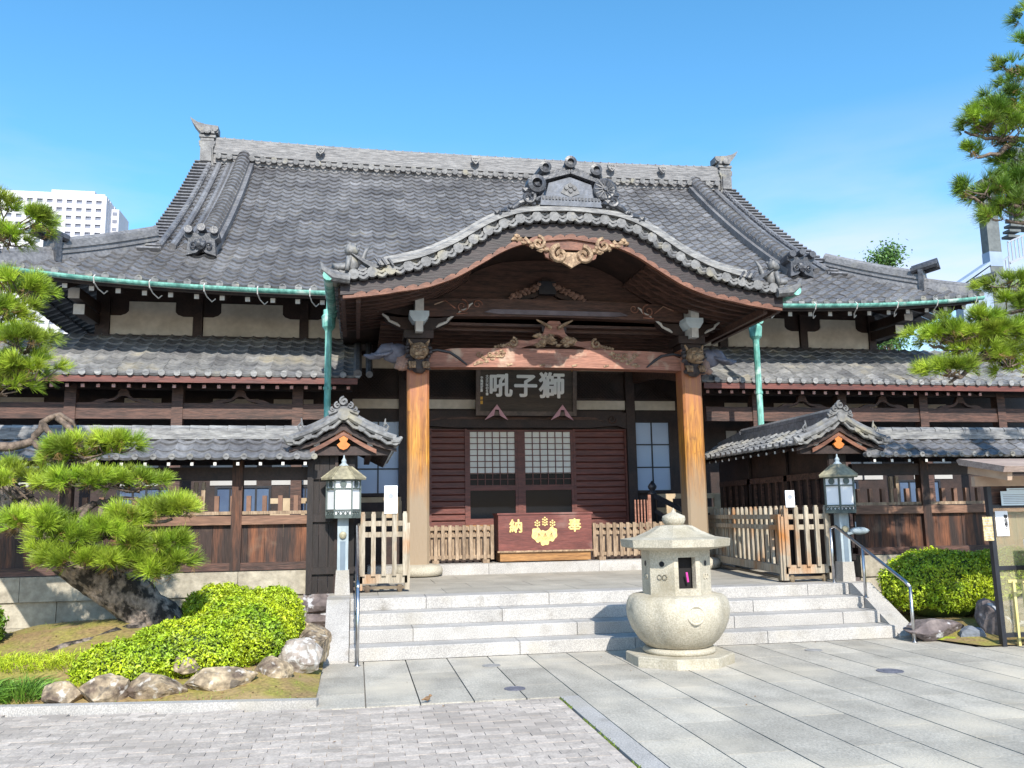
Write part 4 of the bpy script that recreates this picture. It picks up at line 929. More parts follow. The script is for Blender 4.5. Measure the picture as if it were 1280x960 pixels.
for ax, n_, hh in ((-.14, 2, .19), (0, 3, .20), (.14, 2, .19)):
    for k in range(n_+1):
        m.lathe((cx+ax, 15.416, cz+hh-.045+.05*k*.9), [(.018, 0), (.016, -.008)], 8, ax='Y')
        if k < n_: m.lathe((cx+ax-.035, 15.416, cz+hh-.03+.045*k), [(.018, 0), (.016, -.008)], 8, ax='Y').lathe((cx+ax+.035, 15.416, cz+hh-.03+.045*k), [(.018, 0), (.016, -.008)], 8, ax='Y')
m.build('paulownia_crest', GOLD, ob)
m = MB()
for ax, rot in ((-.13, .35), (.13, -.35), (0, 0)):
    for q in (-.7, -.35, 0, .35, .7): a = -math.pi/2+q+rot; m.bar((cx+ax*.9, 15.409, cz+.02), (cx+ax+.085*math.cos(a), 15.409, cz-.02+.09*math.sin(a)), .0035, .0035)
m.build('crest_veins', OFFER, ob)

def low_fence(xa, xb, label):
    t = thing('low_lattice_fence', ((xa+xb)/2, 15.62, .78), label, 'fence', 'low fences beside the offering box')
    for z in (.86, 1.24, 1.36): MB().bx(xa, xb, 15.60, 15.65, z, z+.06).build('rail', WOOD_FENCE, t)
    n = max(3, round((xb-xa)/.135))
    for i in range(n+1):
        x = xa+.03+(xb-xa-.06)*i/n; MB().bx(x-.03, x+.03, 15.56, 15.60, .84, 1.45, tint=r.uniform(.85, 1.12)).build('picket', WOOD_FENCE, t)
    n2 = n
    m = MB()
    for i in range(n2): x = xa+.095+(xb-xa-.06)*i/n; m.bx(x-.02, x+.02, 15.65, 15.69, .84, 1.43)
    m.build('back_slats', WOOD_FENCE, t)
    for x in (xa+.15, xb-.15): MB().bx(x-.06, x+.06, 15.50, 15.78, .78, .84).build('foot', WOOD_FENCE, t)
low_fence(1.24, 2.44, 'low slatted wooden fence between the offering box and the left porch pillar')
low_fence(4.28, 5.75, 'low slatted wooden fence right of the offering box behind the stone lantern')

# picket gates
def gate(name, p, q, n, label, notice=None, zt=1.66, brace=True):
    p = Vector(p); q = Vector(q); d = (q-p).normalized(); nn = Vector((d.y, -d.x, 0)); Lg = (q-p).length
    if nn.y > 0: nn = -nn
    t = thing(name, (p+q)/2, label, 'gate', 'wooden picket gates at the top of the steps')
    def rail(z0, z1, th): MB().bar(p+Vector((0, 0, (z0+z1)/2-p.z)), q+Vector((0, 0, (z0+z1)/2-p.z)), th, z1-z0).build('rail', WOOD_GATE, t)
    rail(.72, .84, .07); rail(1.34, 1.41, .045); rail(1.49, 1.56, .045)
    for i in range(n):
        c = p+d*(.035+(Lg-.07)*i/(n-1))+nn*.045; h = zt-(0.0 if i else 0)
        MB().box((c.x, c.y, (.82+h)/2), (.06, .045, h-.82), rz=math.atan2(d.y, d.x), tint=r.uniform(.88, 1.1)).box((c.x, c.y, h+.012), (.045, .032, .024), rz=math.atan2(d.y, d.x)).build('picket', WOOD_GATE, t)
    for c in (p, q): MB().box((c.x, c.y, (.66+1.5)/2), (.07, .07, .9), rz=math.atan2(d.y, d.x)).build('gate_post', WOOD_GATE, t)
    m = MB()
    for c in (p+d*.1, q-d*.1): m.lathe((c.x, c.y, .6), [(.03, 0), (.04, .03), (.04, .08), (.02, .1)], 8)
    m.bar(p+Vector((0, 0, .66-p.z)), q+Vector((0, 0, .66-p.z)), .05, .035)
    m.build('wheel_bar', mat('dark_gate_base', (.20, .15, .09), (.10, .07, .05), .7, 5), t)
    return t
gate('picket_gate', (.06, 12.2, .6), (.70, 12.2, .6), 5, 'narrow bleached picket gate beside the left lamp post')
gate('picket_gate', (6.04, 11.72, .6), (6.74, 11.72, .6), 5, 'short orange-stained picket gate leaf facing the steps beside the right lamp post')
gate('picket_gate', (6.60, 15.7, .6), (6.02, 11.75, .6), 17, 'long grey picket gate leaf folded back along the landing')
def notice(x, y, z0, w, h, label):
    t = thing('paper_notice', (x, y, z0), label, 'notice', 'white notices on the picket gates')
    MB().bx(x-w/2, x+w/2, y-.008, y, z0, z0+h).build('sheet', PAPER, t)
    MB().lathe((x, y-.009, z0+h*.62), [(.035, 0), (.035, -.002)], 16, ax='Y').bx(x-.02, x+.02, y-.011, y-.009, z0+h*.15, z0+h*.19).build('shadow_and_print_mark', MARK_G, t)  # grey disc imitates the lamp roof's cast shadow; the bar is print
notice(.47, 12.12, 1.66, .18, .38, 'larger white notice fixed on top of the left picket gate')
notice(6.14, 11.64, 1.66, .14, .24, 'smaller white notice fixed on top of the right picket gate leaf')

# lamp posts
def lamp(loc, label):
    t = thing('lamp_post', loc, label, 'lamp post', 'lantern posts either side of the steps'); x, y, z = loc
    MB().prism([(x-.10, z), (x+.10, z), (x+.085, z+.32), (x-.085, z+.32)], y-.10, y+.10).build('base', GRANITE, t)
    MB().bx(x-.072, x+.072, y-.072, y+.072, z+.32, z+1.03).build('post', POST, t)
    MB().bx(x-.035, x+.035, y-.078, y-.072, z+.08, z+.70).build('inset_panel', mat('slate_panel', (.17, .22, .27), (.13, .17, .21), .4, 4), t)
    MB().lathe((x, y-.075, z+.78), [(.05, 0), (.045, -.03), (.02, -.04)], 12, ax='Y').build('knob', LAMP_ROOF, t)
    c = (x, y, z+1.0); h0, h1, R = .03, .52, .225; ph = math.radians(30)
    P6 = lambda rr, zz: [(x+rr*math.cos(ph+math.pi/3*k), y+rr*math.sin(ph+math.pi/3*k), z+1.0+zz) for k in range(6)]
    # vertex order chosen so that a flat face looks towards the steps
    P6 = lambda rr, zz: [(x+rr*math.cos(math.pi/3*k), y+rr*math.sin(math.pi/3*k), z+1.0+zz) for k in range(6)]
    m = MB(); a = P6(R, h0); b = P6(R, h1)
    for k in range(6): m.bar(a[k], b[k], .022, .022)
    for zz, th in ((h0, .05), (.115, .018), (.40, .018), (h1, .04)):
        q = P6(R, zz)
        for k in range(6): m.bar(q[k], q[(k+1) % 6], .024, th)
    m.add(P6(R-.005, h0-.02), [tuple(range(6))])
    for k in range(6):
        mid = (Vector(a[k])+Vector(a[(k+1) % 6]))/2; mid.z = z+1.46; nrm = (mid-Vector((x, y, mid.z))).normalized()
        m.tube([mid, mid+nrm*.012], .045, 14)
        tv = Vector((-nrm.y, nrm.x, 0))
        for e in (-1, 0, 1): p0 = Vector((mid.x, mid.y, z+1.072))+tv*e*.06+nrm*.004; m.bar(p0-tv*.022+Vector((0, 0, -.022)), p0+tv*.022+Vector((0, 0, .022)), .012, .012); m.bar(p0+tv*.022+Vector((0, 0, -.022)), p0-tv*.022+Vector((0, 0, .022)), .012, .012)
    hd = m.build('lantern_frame', LAMP_FR, t)
    m = MB(); lo = P6(R-.012, h0); hi = P6(R-.012, h1); m.add(lo+hi, [(k, (k+1) % 6, 6+(k+1) % 6, 6+k) for k in range(6)]); m.build('glass_panes', LAMP_W, hd)
    m = MB(); A = P6(.30, .545); B = P6(.30, .52); Cc = P6(.10, .70); D = P6(.05, .72)
    m.add(A+Cc+D, [(k, (k+1) % 6, 6+(k+1) % 6, 6+k) for k in range(6)]+[(6+k, 6+(k+1) % 6, 12+(k+1) % 6, 12+k) for k in range(6)]+[tuple(range(12, 18))]); m.add(A+B, [(k, 6+k, 6+(k+1) % 6, (k+1) % 6) for k in range(6)]+[tuple(range(11, 5, -1))])
    for k in range(6): m.bar(A[k], Cc[k], .014, .02)
    rf = m.build('lamp_roof', LAMP_ROOF, t)
    MB().lathe((x, y, z+1.70), [(.07, 0), (.06, .02), (.03, .05), (.035, .08), (.012, .12), (.008, .16)], 10).build('finial', POST, rf)
    return t
l1 = lamp((-.17, 12.05, .6), 'lantern lamp post with blue-grey shaft at the left head of the steps')
l2 = dup(l1, Vector((6.90, 11.60, .56)), 'lantern lamp post with blue-grey shaft and small spotlight at the right head of the steps')
sp = MB().lump((7.12, 11.52, 1.31), (.16, .07, .055), 2, .03, 1, 3).tube([(6.93, 11.52, 1.27), (7.05, 11.52, 1.29)], .025, 8).tube([(7.07, 11.52, 1.34), (7.07, 11.52, 1.44)], .008, 6).build('spotlight', POST, None, True)
sp.parent = l2; sp.matrix_parent_inverse = Matrix.Translation(-l2.location)

# handrails
def handrail(pts, posts, label):
    t = thing('handrail', posts[0][0], label, 'handrail', 'steel handrails of the steps')
    MB().tube(pts, .021, 10).build('rail', STEEL, t, True)
    for a, b in posts: MB().tube([a, b], .021, 10).lathe(a, [(.04, 0), (.04, .008)], 12).build('post', STEEL, t, True)
handrail([(.02, 11.45, 1.46), (.02, 11.3, 1.50), (.03, 10.15, .90), (.03, 9.98, .84)], [((.03, 9.98, 0), (.03, 9.98, .84)), ((.02, 10.85, .45), (.02, 10.85, 1.26)), ((.02, 11.45, .6), (.02, 11.45, 1.46))], 'brushed steel handrail at the left end of the steps')
handrail([(6.66, 11.5, 1.36), (6.70, 11.42, 1.38), (6.72, 9.95, .72), (6.72, 9.86, .66)], [((6.72, 9.86, 0), (6.72, 9.86, .66)), ((6.70, 10.8, .45), (6.70, 10.8, 1.10)), ((6.66, 11.5, .6), (6.66, 11.5, 1.36))], 'brushed steel handrail at the right end of the steps')

# stone lantern with a bowl-shaped body
LX, LY = 3.50, 9.32
st_ = thing('stone_lantern', (LX, LY, 0), 'octagonal pale stone lantern with a bulging bowl standing on the paving', 'stone lantern')
O8 = math.radians(-113)
MB().lathe((LX, LY, 0), [(.585, 0), (.585, .095), (.57, .105)], 8, O8).build('base', LANT, st_)
MB().lathe((LX, LY, .104), [(.38, 0), (.40, .03), (.38, .06), (.33, .065)], 40).build('foot_ring', LANT, st_, True)
m = MB(); bprof = [(.31, .165), (.36, .18), (.435, .25), (.505, .35), (.55, .46), (.565, .56), (.555, .64), (.53, .695), (.49, .722), (.36, .73)]
V = []; nA = 64
for rr, z in bprof:
    for k in range(nA):
        w = 2*math.pi*k/nA+O8; f8 = 1-.045*(1-abs(math.cos(4*(w-O8)))**.6); V.append((LX+rr*f8*math.cos(w), LY+rr*f8*math.sin(w), z))
m.add(V, [(i*nA+k, i*nA+(k+1) % nA, (i+1)*nA+(k+1) % nA, (i+1)*nA+k) for i in range(len(bprof)-1) for k in range(nA)]+[tuple(range((len(bprof)-1)*nA, len(bprof)*nA))])
bw = m.build('bowl', LANT, st_, True)
def on_oct(face, rr, u, z, out=0):
    """point on an octagon face: u along the face"""
    w = O8+math.pi/8+face*math.pi/4; n_ = Vector((math.cos(w), math.sin(w), 0)); t_ = Vector((-math.sin(w), math.cos(w), 0)); return Vector((LX, LY, z))+n_*(rr*math.cos(math.pi/8)+out)+t_*u
m = MB(); c = on_oct(0, .575, .0, .545, .010); w = O8+math.pi/8; tt = Vector((-math.sin(w), math.cos(w), 0))
ring = [c+tt*.09*math.cos(a)+Vector((0, 0, .09*math.sin(a))) for a in np.linspace(0, 2*math.pi, 25)]; m.tube(ring, .012, 6); m.build('carved_moon', LANT, bw)
m = MB(); RB = .375
for k in range(8):
    p0 = on_oct(k, RB, -RB*math.sin(math.pi/8), 0); p1 = on_oct(k, RB, RB*math.sin(math.pi/8), 0)
    q0 = on_oct(k, RB-.07, -(RB-.07)*math.sin(math.pi/8), 0); q1 = on_oct(k, RB-.07, (RB-.07)*math.sin(math.pi/8), 0)
    def panel(a, b, za, zb):
        A = [p0.lerp(p1, a), p0.lerp(p1, b), q0.lerp(q1, b), q0.lerp(q1, a)]
        m.add([Vector((v.x, v.y, z)) for z in (za, zb) for v in A], [(3, 2, 1, 0), (4, 5, 6, 7), (0, 1, 5, 4), (1, 2, 6, 5), (2, 3, 7, 6), (3, 0, 4, 7)])
    if k in (0, 4):
        panel(0, .16, .725, 1.2); panel(.84, 1, .725, 1.2); panel(.16, .84, 1.13, 1.2); panel(.16, .84, .725, .80)
    else: panel(0, 1, .725, 1.2)
fb = m.build('firebox', LANT, st_)
MB().lathe((LX, LY, .735), [(.27, 0), (.27, .44)], 8, O8).build('dark_opening', DARKVOID, fb)
m = MB(); fl = MB(); rl = MB()
for k in (1, 2, 3, 5, 6, 7, -1):
    c = on_oct(k, RB, 0, 1.06, .002); nn = (c-Vector((LX, LY, c.z))).normalized(); m.tube([c, c+nn*.003], .03, 14)
    for z in (.92,):
        for e in (-.03, .03):
            c2 = on_oct(k, RB, e, z, .004); w = O8+math.pi/8+k*math.pi/4; tt = Vector((-math.sin(w), math.cos(w), 0)); rl.tube([c2+tt*.026*math.cos(a)+Vector((0, 0, .026*math.sin(a))) for a in np.linspace(0, 2*math.pi, 13)], .006, 5)
m.build('round_hole', BLACK, fb); rl.build('carved_rings', LANT, fb)
c = on_oct(0, .33, .02, .87); fl.tube([c, c+Vector((-.02, -.02, .10))], .012, 6); fl.build('pink_offering', mat('magenta_paper', (.75, .08, .45), (.6, .05, .3), .5, 5), fb)
m = MB(); n8 = 8; rp_ = [(.36, 1.195), (.575, 1.21), (.595, 1.22), (.605, 1.30), (.44, 1.345), (.30, 1.405), (.20, 1.462), (.10, 1.475), (.08, 1.475)]
m.lathe((LX, LY, 0), rp_, 8, O8)
for i, (rr, z) in enumerate(rp_):      # corners of the eave sweep upwards
    if rr > .55:
        for k in range(8): m.v[i*8+k] = (m.v[i*8+k][0], m.v[i*8+k][1], m.v[i*8+k][2]+.022)
m.build('lantern_roof', LANT, st_)
MB().lathe((LX, LY, 1.47), [(.09, 0), (.115, .02), (.13, .06), (.125, .10), (.07, .125), (.03, .14), (.012, .17), (.004, .19)], 24).build('finial', LANT, st_, True)

# ================================================================== ROOFED WALLS
def roofed_wall(loc, label, xa, xb, posts, wing_x, inner):
    """wall along x with a small tiled roof; wing_x: the gabled return running back to the hall"""
    t = thing('roofed_wall', loc, label, 'wall', 'roofed timber walls in front of the hall')
    YW = 12.42
    m = MB(); x = xa
    while x < xb: m.bx(x, min(x+1.35, xb)-.006, YW-.10, YW+.16, .60, .915, tint=r.uniform(.95, 1.08)); x += 1.35
    base = m.build('stone_base', WALLST, t)
    m = MB(); z = -.05; k = 0
    for z0, z1 in ((-.05, .27), (.275, .595)):
        x = xa-(.5 if k else 0); k += 1
        while x < xb: m.bx(max(x, xa), min(x+1.1, xb)-.008, YW-.07, YW+.14, z0, z1, tint=r.uniform(.8, 1.1)); x += 1.1
    m.build('base_blocks', WALLST, base)
    MB().bx(xa, xb, YW-.06, YW+.10, .93, 1.03).build('sill', WOOD_X, t)
    m = MB(); x = xa; i = 0
    while x < xb:
        w = r.uniform(.21, .25); m.bx(x+.002, min(x+w, xb)-.002, YW-r.uniform(.0, .006), YW+.03, 1.03, 1.54, tint=r.uniform(.75, 1.25)); x += w
    m.build('plank_panel', WOOD_PLANK, t)
    MB().bx(xa, xb, YW-.07, YW+.09, 1.54, 1.66).build('middle_rail', mat('weathered_rail', (.24, .13, .08), (.12, .06, .04), .65, 2, (.5, 4, 4), fine=(12, .3)), t)
    MB().bx(xa, xb, YW-.035, YW+.045, 1.675, 1.72).build('lower_rail', WOOD_FENCE, t)
    m = MB()
    x = xa+.1
    while x < xb: m.bx(x-.03, x+.03, YW-.03, YW+.03, 1.70, 1.93+.0, tint=r.uniform(.8, 1.1)); x += .21
    m.build('balusters', mat('brown_baluster', (.26, .14, .09), (.14, .07, .045), .65, 3), t)
    m = MB()
    for p in posts:
        for q in (-.55, -.45): m.bx(p+q-.025, p+q+.025, YW-.02, YW+.03, 1.70, 2.12)
    m.build('bleached_stakes', WOOD_FENCE, t)
    MB().bx(xa, xb, YW-.05, YW+.05, 2.14, 2.32).build('head_beam', WOOD_D, t)
    for p in posts: MB().bx(p-.07, p+.07, YW-.075, YW+.075, .93, 2.5).build('post', WOOD_PLANK, t)
    # roof
    ze, zr, yo = 2.40, 2.72, .52
    for sgn in (-1, 1):
        fn = lambda s, tt, sgn=sgn: np.stack([s, YW+sgn*(yo-tt), ze+(zr-ze)/yo*tt], -1)
        m = MB(); nc = max(2, round((xb-xa)/.225)); tile_sheet(m, fn, xa, xb, 0, yo, nc, 3, .035, .022, tlo=.85, thi=1.15); rf = m.build('roof', TILE, t)
        if sgn < 0:
            m = MB()
            for i in range(nc+1): disc_end(m, (xa+(xb-xa)*i/nc, YW-yo-.02, ze+.035), .042, (0, -1, 0), .1, r.uniform(.9, 1.15), 10)
            m.build('eave_tiles', TILE_L, rf)
    MB().add([(xa, YW-yo+.03, ze-.02), (xb, YW-yo+.03, ze-.02), (xb, YW, zr-.05), (xa, YW, zr-.05), (xa, YW+yo-.03, ze-.02), (xb, YW+yo-.03, ze-.02)], [(0, 1, 2, 3), (3, 2, 5, 4)]).build('soffit', WOOD_D, rf)
    m = MB().bx(xa, xb, YW-.11, YW+.11, zr-.02, zr+.045).bx(xa, xb, YW-.09, YW+.09, zr+.045, zr+.10); x = xa
    while x < xb: m.tube([(x, YW, zr+.11), (min(x+.245, xb), YW, zr+.11)], [.075, .068], 8, r.uniform(.9, 1.12)); x += .25
    m.build('ridge_tiles', TILE_P, rf)
    n = 0; x = xb-.12 if wing_x > xb-2 else xa+.12; stp = -.29 if wing_x > xb-2 else .29
    while xa < x < xb and n < 26:
        MB().bar((x, YW-yo+.05, ze-.06), (x, YW-.05, ze+.20), .04, .05).box((x, YW-yo+.044, ze-.06), (.04, .012, .045)).build('rafter', WOOD_D, rf); MB().box((x, YW-yo+.035, ze-.06), (.038, .008, .042)).build('rafter_end', WHITE, rf); x += stp; n += 1
    # gabled return wing
    wx = wing_x; y0, y1 = 11.95, 16.3; zE, zR, hw_ = 2.60, 2.95, .72
    fa_, fb_ = (wx-.45, wx+.16) if wx < 3 else (wx-.07, wx+.22)
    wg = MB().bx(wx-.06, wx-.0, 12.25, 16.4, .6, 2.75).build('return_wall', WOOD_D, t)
    m = MB(); x = fa_
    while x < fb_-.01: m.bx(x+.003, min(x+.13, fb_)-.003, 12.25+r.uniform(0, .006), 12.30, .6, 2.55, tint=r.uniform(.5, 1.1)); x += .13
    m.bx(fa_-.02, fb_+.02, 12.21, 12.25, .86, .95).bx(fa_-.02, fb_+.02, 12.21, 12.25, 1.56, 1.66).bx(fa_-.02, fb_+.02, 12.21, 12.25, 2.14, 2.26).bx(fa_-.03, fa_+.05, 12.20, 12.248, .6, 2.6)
    m.build('front_boards', mat('shadow_dark_board', (.020, .012, .010), (.009, .006, .005), .6, 2, (6, 1, .6), bump=.3, fine=(14, .4)), wg)  # shadow over the wing front is put into the near-black board colour
    m = MB()
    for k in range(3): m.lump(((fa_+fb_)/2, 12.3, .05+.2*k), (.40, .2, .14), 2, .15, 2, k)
    m.bx(fa_-.06, fb_+.06, 12.22, 16.4, -.05, .6).build('wing_base', ROCK_D, wg)  # dark rock colour stands in for the shadow cast on the base
    for e in (-1, 1):
        m = MB(); y = 12.6
        while y < 16.2: m.bx(wx-.03+e*.06-.02, wx-.03+e*.06+.02, y-.025, y+.025, 1.7, 2.1); y += .27
        m.bx(wx-.03+e*.06-.02, wx-.03+e*.06+.02, 12.3, 16.3, 1.62, 1.70).bx(wx-.03+e*.06-.02, wx-.03+e*.06+.02, 12.3, 16.3, 2.10, 2.2); m.build('side_lattice', WOOD_X, wg)
        for y in (12.28, 13.6, 15.0): MB().bx(wx-.03+e*.02-.06, wx-.03+e*.02+.06, y-.06, y+.06, .6, 2.7).build('post', WOOD_D, wg)
    crv = lambda u: u-.13*math.sin(math.pi*u)      # concave slope, u from ridge 0 to eave 1
    for e in (-1, 1):
        def fn(s, tt, e=e):
            u = 1-tt; c = u+.0; zc_ = zR-(zR-zE)*(u+.22*np.sin(math.pi*u)*.5); return np.stack([wx+e*hw_*u, s, zc_], -1)
        m = MB(); tile_sheet(m, fn, y0+.1, y1, 0, .96, 19, 4, .035, .022, tlo=.9, thi=1.2); gr = m.build('gable_roof', TILE_PENT if wing_x > 3 else TILE, t)
        m = MB()
        for i in range(19): disc_end(m, (wx+e*(hw_+.02), y0+.1+(y1-y0-.1)*i/19, zE+.03), .042, (e, 0, 0), .1, r.uniform(.9, 1.15), 10)
        m.build('eave_tiles', TILE_L, gr)
        for i in range(14): y = y0+.28+.29*i; MB().bar((wx+e*(hw_-.06), y, zE-.07), (wx+e*.2, y, zE+.16), .04, .05).build('rafter', WOOD_D, gr); MB().box((wx+e*(hw_-.053), y, zE-.07), (.01, .036, .04)).build('rafter_end', WHITE, gr)
        MB().add([(wx+e*(hw_-.03), y0+.12, zE-.03), (wx+e*(hw_-.03), y1, zE-.03), (wx, y1, zR-.06), (wx, y0+.12, zR-.06)], [(0, 1, 2, 3)]).build('soffit', WOOD_D, gr)
        # verge rolls, corner curl, barge
        zc = lambda u: zR-(zR-zE)*(u+.11*math.sin(math.pi*u))
        m = MB()
        for lift, rr, yy, ua in ((.13, .05, y0+.07, .78), (.075, .05, y0+.0, .98)):
            pts = [(wx+e*hw_*u, yy, zc(u)+lift) for u in np.linspace(0.0, ua, 9)]; m.tube(pts, rr, 8)
        pts = [(wx+e*hw_*u, y0, zc(u)+.01) for u in np.linspace(.03, .97, 4)]
        for p in pts[1:]: disc_end(m, (p[0], y0-.03, p[2]+.02), .055, (0, -1, 0), .15)
        for a_, b_ in zip(pts, pts[1:]): m.tube([a_, ((a_[0]+b_[0])/2, y0, (a_[2]+b_[2])/2-.045), b_], .028, 6)
        m.tube([(wx+e*hw_*.92, y0, zE+.05), (wx+e*hw_*1.03, y0, zE+.045), (wx+e*hw_*1.10, y0, zE+.10)], [.06, .05, .02], 8)
        xq = wx+e*hw_*.80; zq = zc(.80)+.17; m.tube([(xq, y0+.05, zq-.04), (xq+e*.03, y0+.05, zq+.03), (xq, y0+.05, zq+.07), (xq-e*.03, y0+.05, zq+.03)], .018, 6).tube([(xq-e*.02, y0+.05, zq+.05), (xq-e*.01, y0+.05, zq+.14)], [.02, .008], 6)
        m.build('verge_tiles', TILE_L, gr)
        up = [(wx+e*hw_*u, zc(u)-.06) for u in np.linspace(0, 1, 9)]; dn = [(wx+e*hw_*u, zc(u)-.15+.05*u) for u in np.linspace(0, 1, 9)]
        MB().prism(up+dn[::-1], y0+.06, y0+.10).build('bargeboard', WOOD_D, gr)
        up = [(wx+e*hw_*u*.62, zc(u*.62)-.16) for u in np.linspace(0, 1, 7)]; dn = [(wx+e*hw_*u*.62, zc(u*.62)-.22) for u in np.linspace(0, 1, 7)]
        MB().prism(up+dn[::-1], y0+.09, y0+.12).build('board_rim', WOOD_RIM, gr)
        MB().bx(wx+e*.36-.04, wx+e*.36+.04, y0+.13, y0+.20, zE-.02, zE+.08).build('purlin_end', WHITE, gr)
        MB().bx(wx+e*.36-.05, wx+e*.36+.05, y0+.2, y1, zE-.02, zE+.09).build('purlin', WOOD_D, gr)
    m = MB().bx(wx-.085, wx+.085, y0+.1, 15.3, zR-.05, zR+.10).tube([(wx, y0+.05, zR+.14), (wx, 15.35, zR+.14)], .075, 8)
    m.bar((wx, 15.3, zR+.08), (wx, 16.35, zE+.30), .16, .16)
    m.build('ridge_tiles', TILE, gr)
    m = MB().tube([(wx, y0-.05, zR+.06), (wx, y0+.1, zR+.06)], .085, 12)
    for a_, b_, rr in ((0, .17, .065), (-.085, .10, .045), (.085, .10, .045), (-.15, .03, .03), (.15, .03, .03)): m.spiral((wx+a_, y0+.0, zR+.10+b_*.8), rr, 1.2, .016, 1 if a_ <= 0 else -1, math.pi*.5); m.tube([(wx+a_, y0, zR+.10+b_*.8), (wx+a_, y0+.08, zR+.10+b_*.8)], rr*.8, 10)
    m.tube([(wx-.20, y0+.03, zR+.07), (wx, y0+.03, zR+.15), (wx+.20, y0+.03, zR+.07)], .04, 7)
    m.build('ridge_ornament', TILE_L, gr)
    MB().prism([(wx-.10, zR-.16), (wx-.03, zR-.14), (wx, zR-.12), (wx+.03, zR-.14), (wx+.10, zR-.16), (wx+.11, zR-.23), (wx+.06, zR-.27), (wx+.04, zR-.31), (wx+.09, zR-.35), (wx+.05, zR-.40), (wx, zR-.42), (wx-.05, zR-.40), (wx-.09, zR-.35), (wx-.04, zR-.31), (wx-.06, zR-.27), (wx-.11, zR-.23)], y0+.10, y0+.14).build('gable_pendant', mat('orange_pendant_wood', (.60, .20, .04), (.45, .12, .02), .5, 6), gr)
    m = MB().bx(wx-hw_+.1, wx+hw_-.1, 12.1, 12.2, zE-.14, zE-.02); m.build('front_beam', WOOD_D, gr)
    MB().add([(wx-hw_+.08, y0+.3, zE-.02), (wx+hw_-.08, y0+.3, zE-.02), (wx, y0+.3, zR-.1)], [(0, 1, 2)]).build('gable_board', WOOD_D, gr)
    return t
roofed_wall((-4.5, 12.4, 0), 'dark timber wall with tiled roof behind the left pine, orange weathered planks', -11, -.56, (-9.9, -7.9, -5.85, -3.78, -1.60), -.18, True)
roofed_wall((11.5, 12.4, 0), 'dark timber wall with tiled roof right of the steps, behind the clipped bush', 7.60, 17, (8.83, 10.9, 13.0, 15.0), 7.22, True)

# ================================================================== PLANTS AND ROCKS
rng = np.random.default_rng(5)
def unit(v): return v/np.linalg.norm(v, axis=-1, keepdims=True)
def needles(mb, C, A, length, k, width, spread, tint):
    """tufts at C with axes A: k thin needles each"""
    n = len(C); c = np.repeat(C, k, 0); a = np.repeat(A, k, 0)
    d = unit(a+spread*unit(rng.normal(size=(n*k, 3))))
    L = length*rng.uniform(.65, 1.15, (n*k, 1)); s = unit(np.cross(d, rng.normal(size=(n*k, 3))))*width
    tip = c+d*L; tip[:, 2] -= .12*L[:, 0]*rng.random(n*k)
    b = c+d*L*.08
    V = np.stack([b-s, b+s, tip+s*.35, tip-s*.35], 1).reshape(-1, 3); F_ = np.arange(n*k*4).reshape(-1, 4)
    T = np.repeat(np.repeat(tint, k)*rng.uniform(.75, 1.25, n*k), 4)
    mb.arrays(V, F_, T)
DRY = MB(); TWIG = MB()
def pad(mb, c, rad, n, k=32, length=.145, width=.0025):
    """one cloud-pruned pad made of sub-clumps of needle tufts: domed above, ragged below"""
    n = int(n*.82); nc = max(5, n//11); u = unit(rng.normal(size=(nc, 3))); u[:, 2] = np.where(u[:, 2] < -.05, -u[:, 2]*.6, u[:, 2])
    q = rng.uniform(.35, 1.08, (nc, 1))**.7; S = np.array(c)+u*q*np.array(rad)
    for i in range(nc):
        m_ = int(rng.integers(5, 12)); v = unit(rng.normal(size=(m_, 3))); C = S[i]+v*rng.uniform(.01, .085, (m_, 1))*np.array([1, 1, .7])
        A = unit(u[i]*np.array([.9, .9, .4])+v*.55+np.array([0, 0, .65])+.25*rng.normal(size=(m_, 3)))
        needles(mb, C, A, length*rng.uniform(.8, 1.15), k, width, .62, rng.uniform(.5, 1.2)*rng.uniform(.8, 1.25, m_))
        if i % 3 == 0:
            C2 = S[i:i+1]-np.array([[0, 0, .05]])+rng.normal(scale=.03, size=(2, 3)); needles(DRY, C2, unit(rng.normal(size=(2, 3))), length*.7, 9, width, .8, np.ones(2))
        if i % 2 == 0:
            a = Vector(c)+Vector((rng.normal()*.05, rng.normal()*.05, -rad[2]*.55)); b = Vector(S[i]); TWIG.tube([a, a.lerp(b, .5)+Vector((rng.normal()*.02, rng.normal()*.02, -.015)), b], [.011, .008, .004], 5)
def branch(mb, pts, r0, r1, jit=.03, n=7):
    P = [Vector(pts[0])]
    for a, b in zip(pts, pts[1:]):
        a = Vector(a); b = Vector(b)
        for q in (.33, .66, 1): P.append(a.lerp(b, q)+Vector((r.uniform(-jit, jit), r.uniform(-jit, jit), r.uniform(-jit, jit)))*(1 if q < 1 else .4))
    mb.tube(P, [r0+(r1-r0)*i/(len(P)-1) for i in range(len(P))], n); return P

pine = thing('pine_tree', (-2.35, 10.6, .3), 'leaning garden pine with cloud-pruned pads and a thick furrowed trunk left of the steps', 'tree', 'garden pines')
tr = MB()
tp = [(-1.98, 10.75, .1), (-2.18, 10.68, .42), (-2.45, 10.6, .72), (-2.85, 10.5, 1.05), (-3.35, 10.4, 1.45), (-3.9, 10.4, 1.95), (-4.4, 10.5, 2.6), (-4.6, 10.6, 3.4), (-4.45, 10.6, 4.2), (-4.2, 10.5, 5.0)]
rad = [.33, .275, .25, .235, .22, .20, .17, .15, .12, .07]
V = []; nA = 28; prevb = None
dense = []; dr_ = []
for i in range(len(tp)-1):
    for q in range(8):
        u = q/8; dense.append(Vector(tp[i]).lerp(Vector(tp[i+1]), u)); dr_.append(rad[i]+(rad[i+1]-rad[i])*u)
for _ in range(3): dense = [dense[0]]+[(dense[i-1]+dense[i]*2+dense[i+1])/4 for i in range(1, len(dense)-1)]+[dense[-1]]
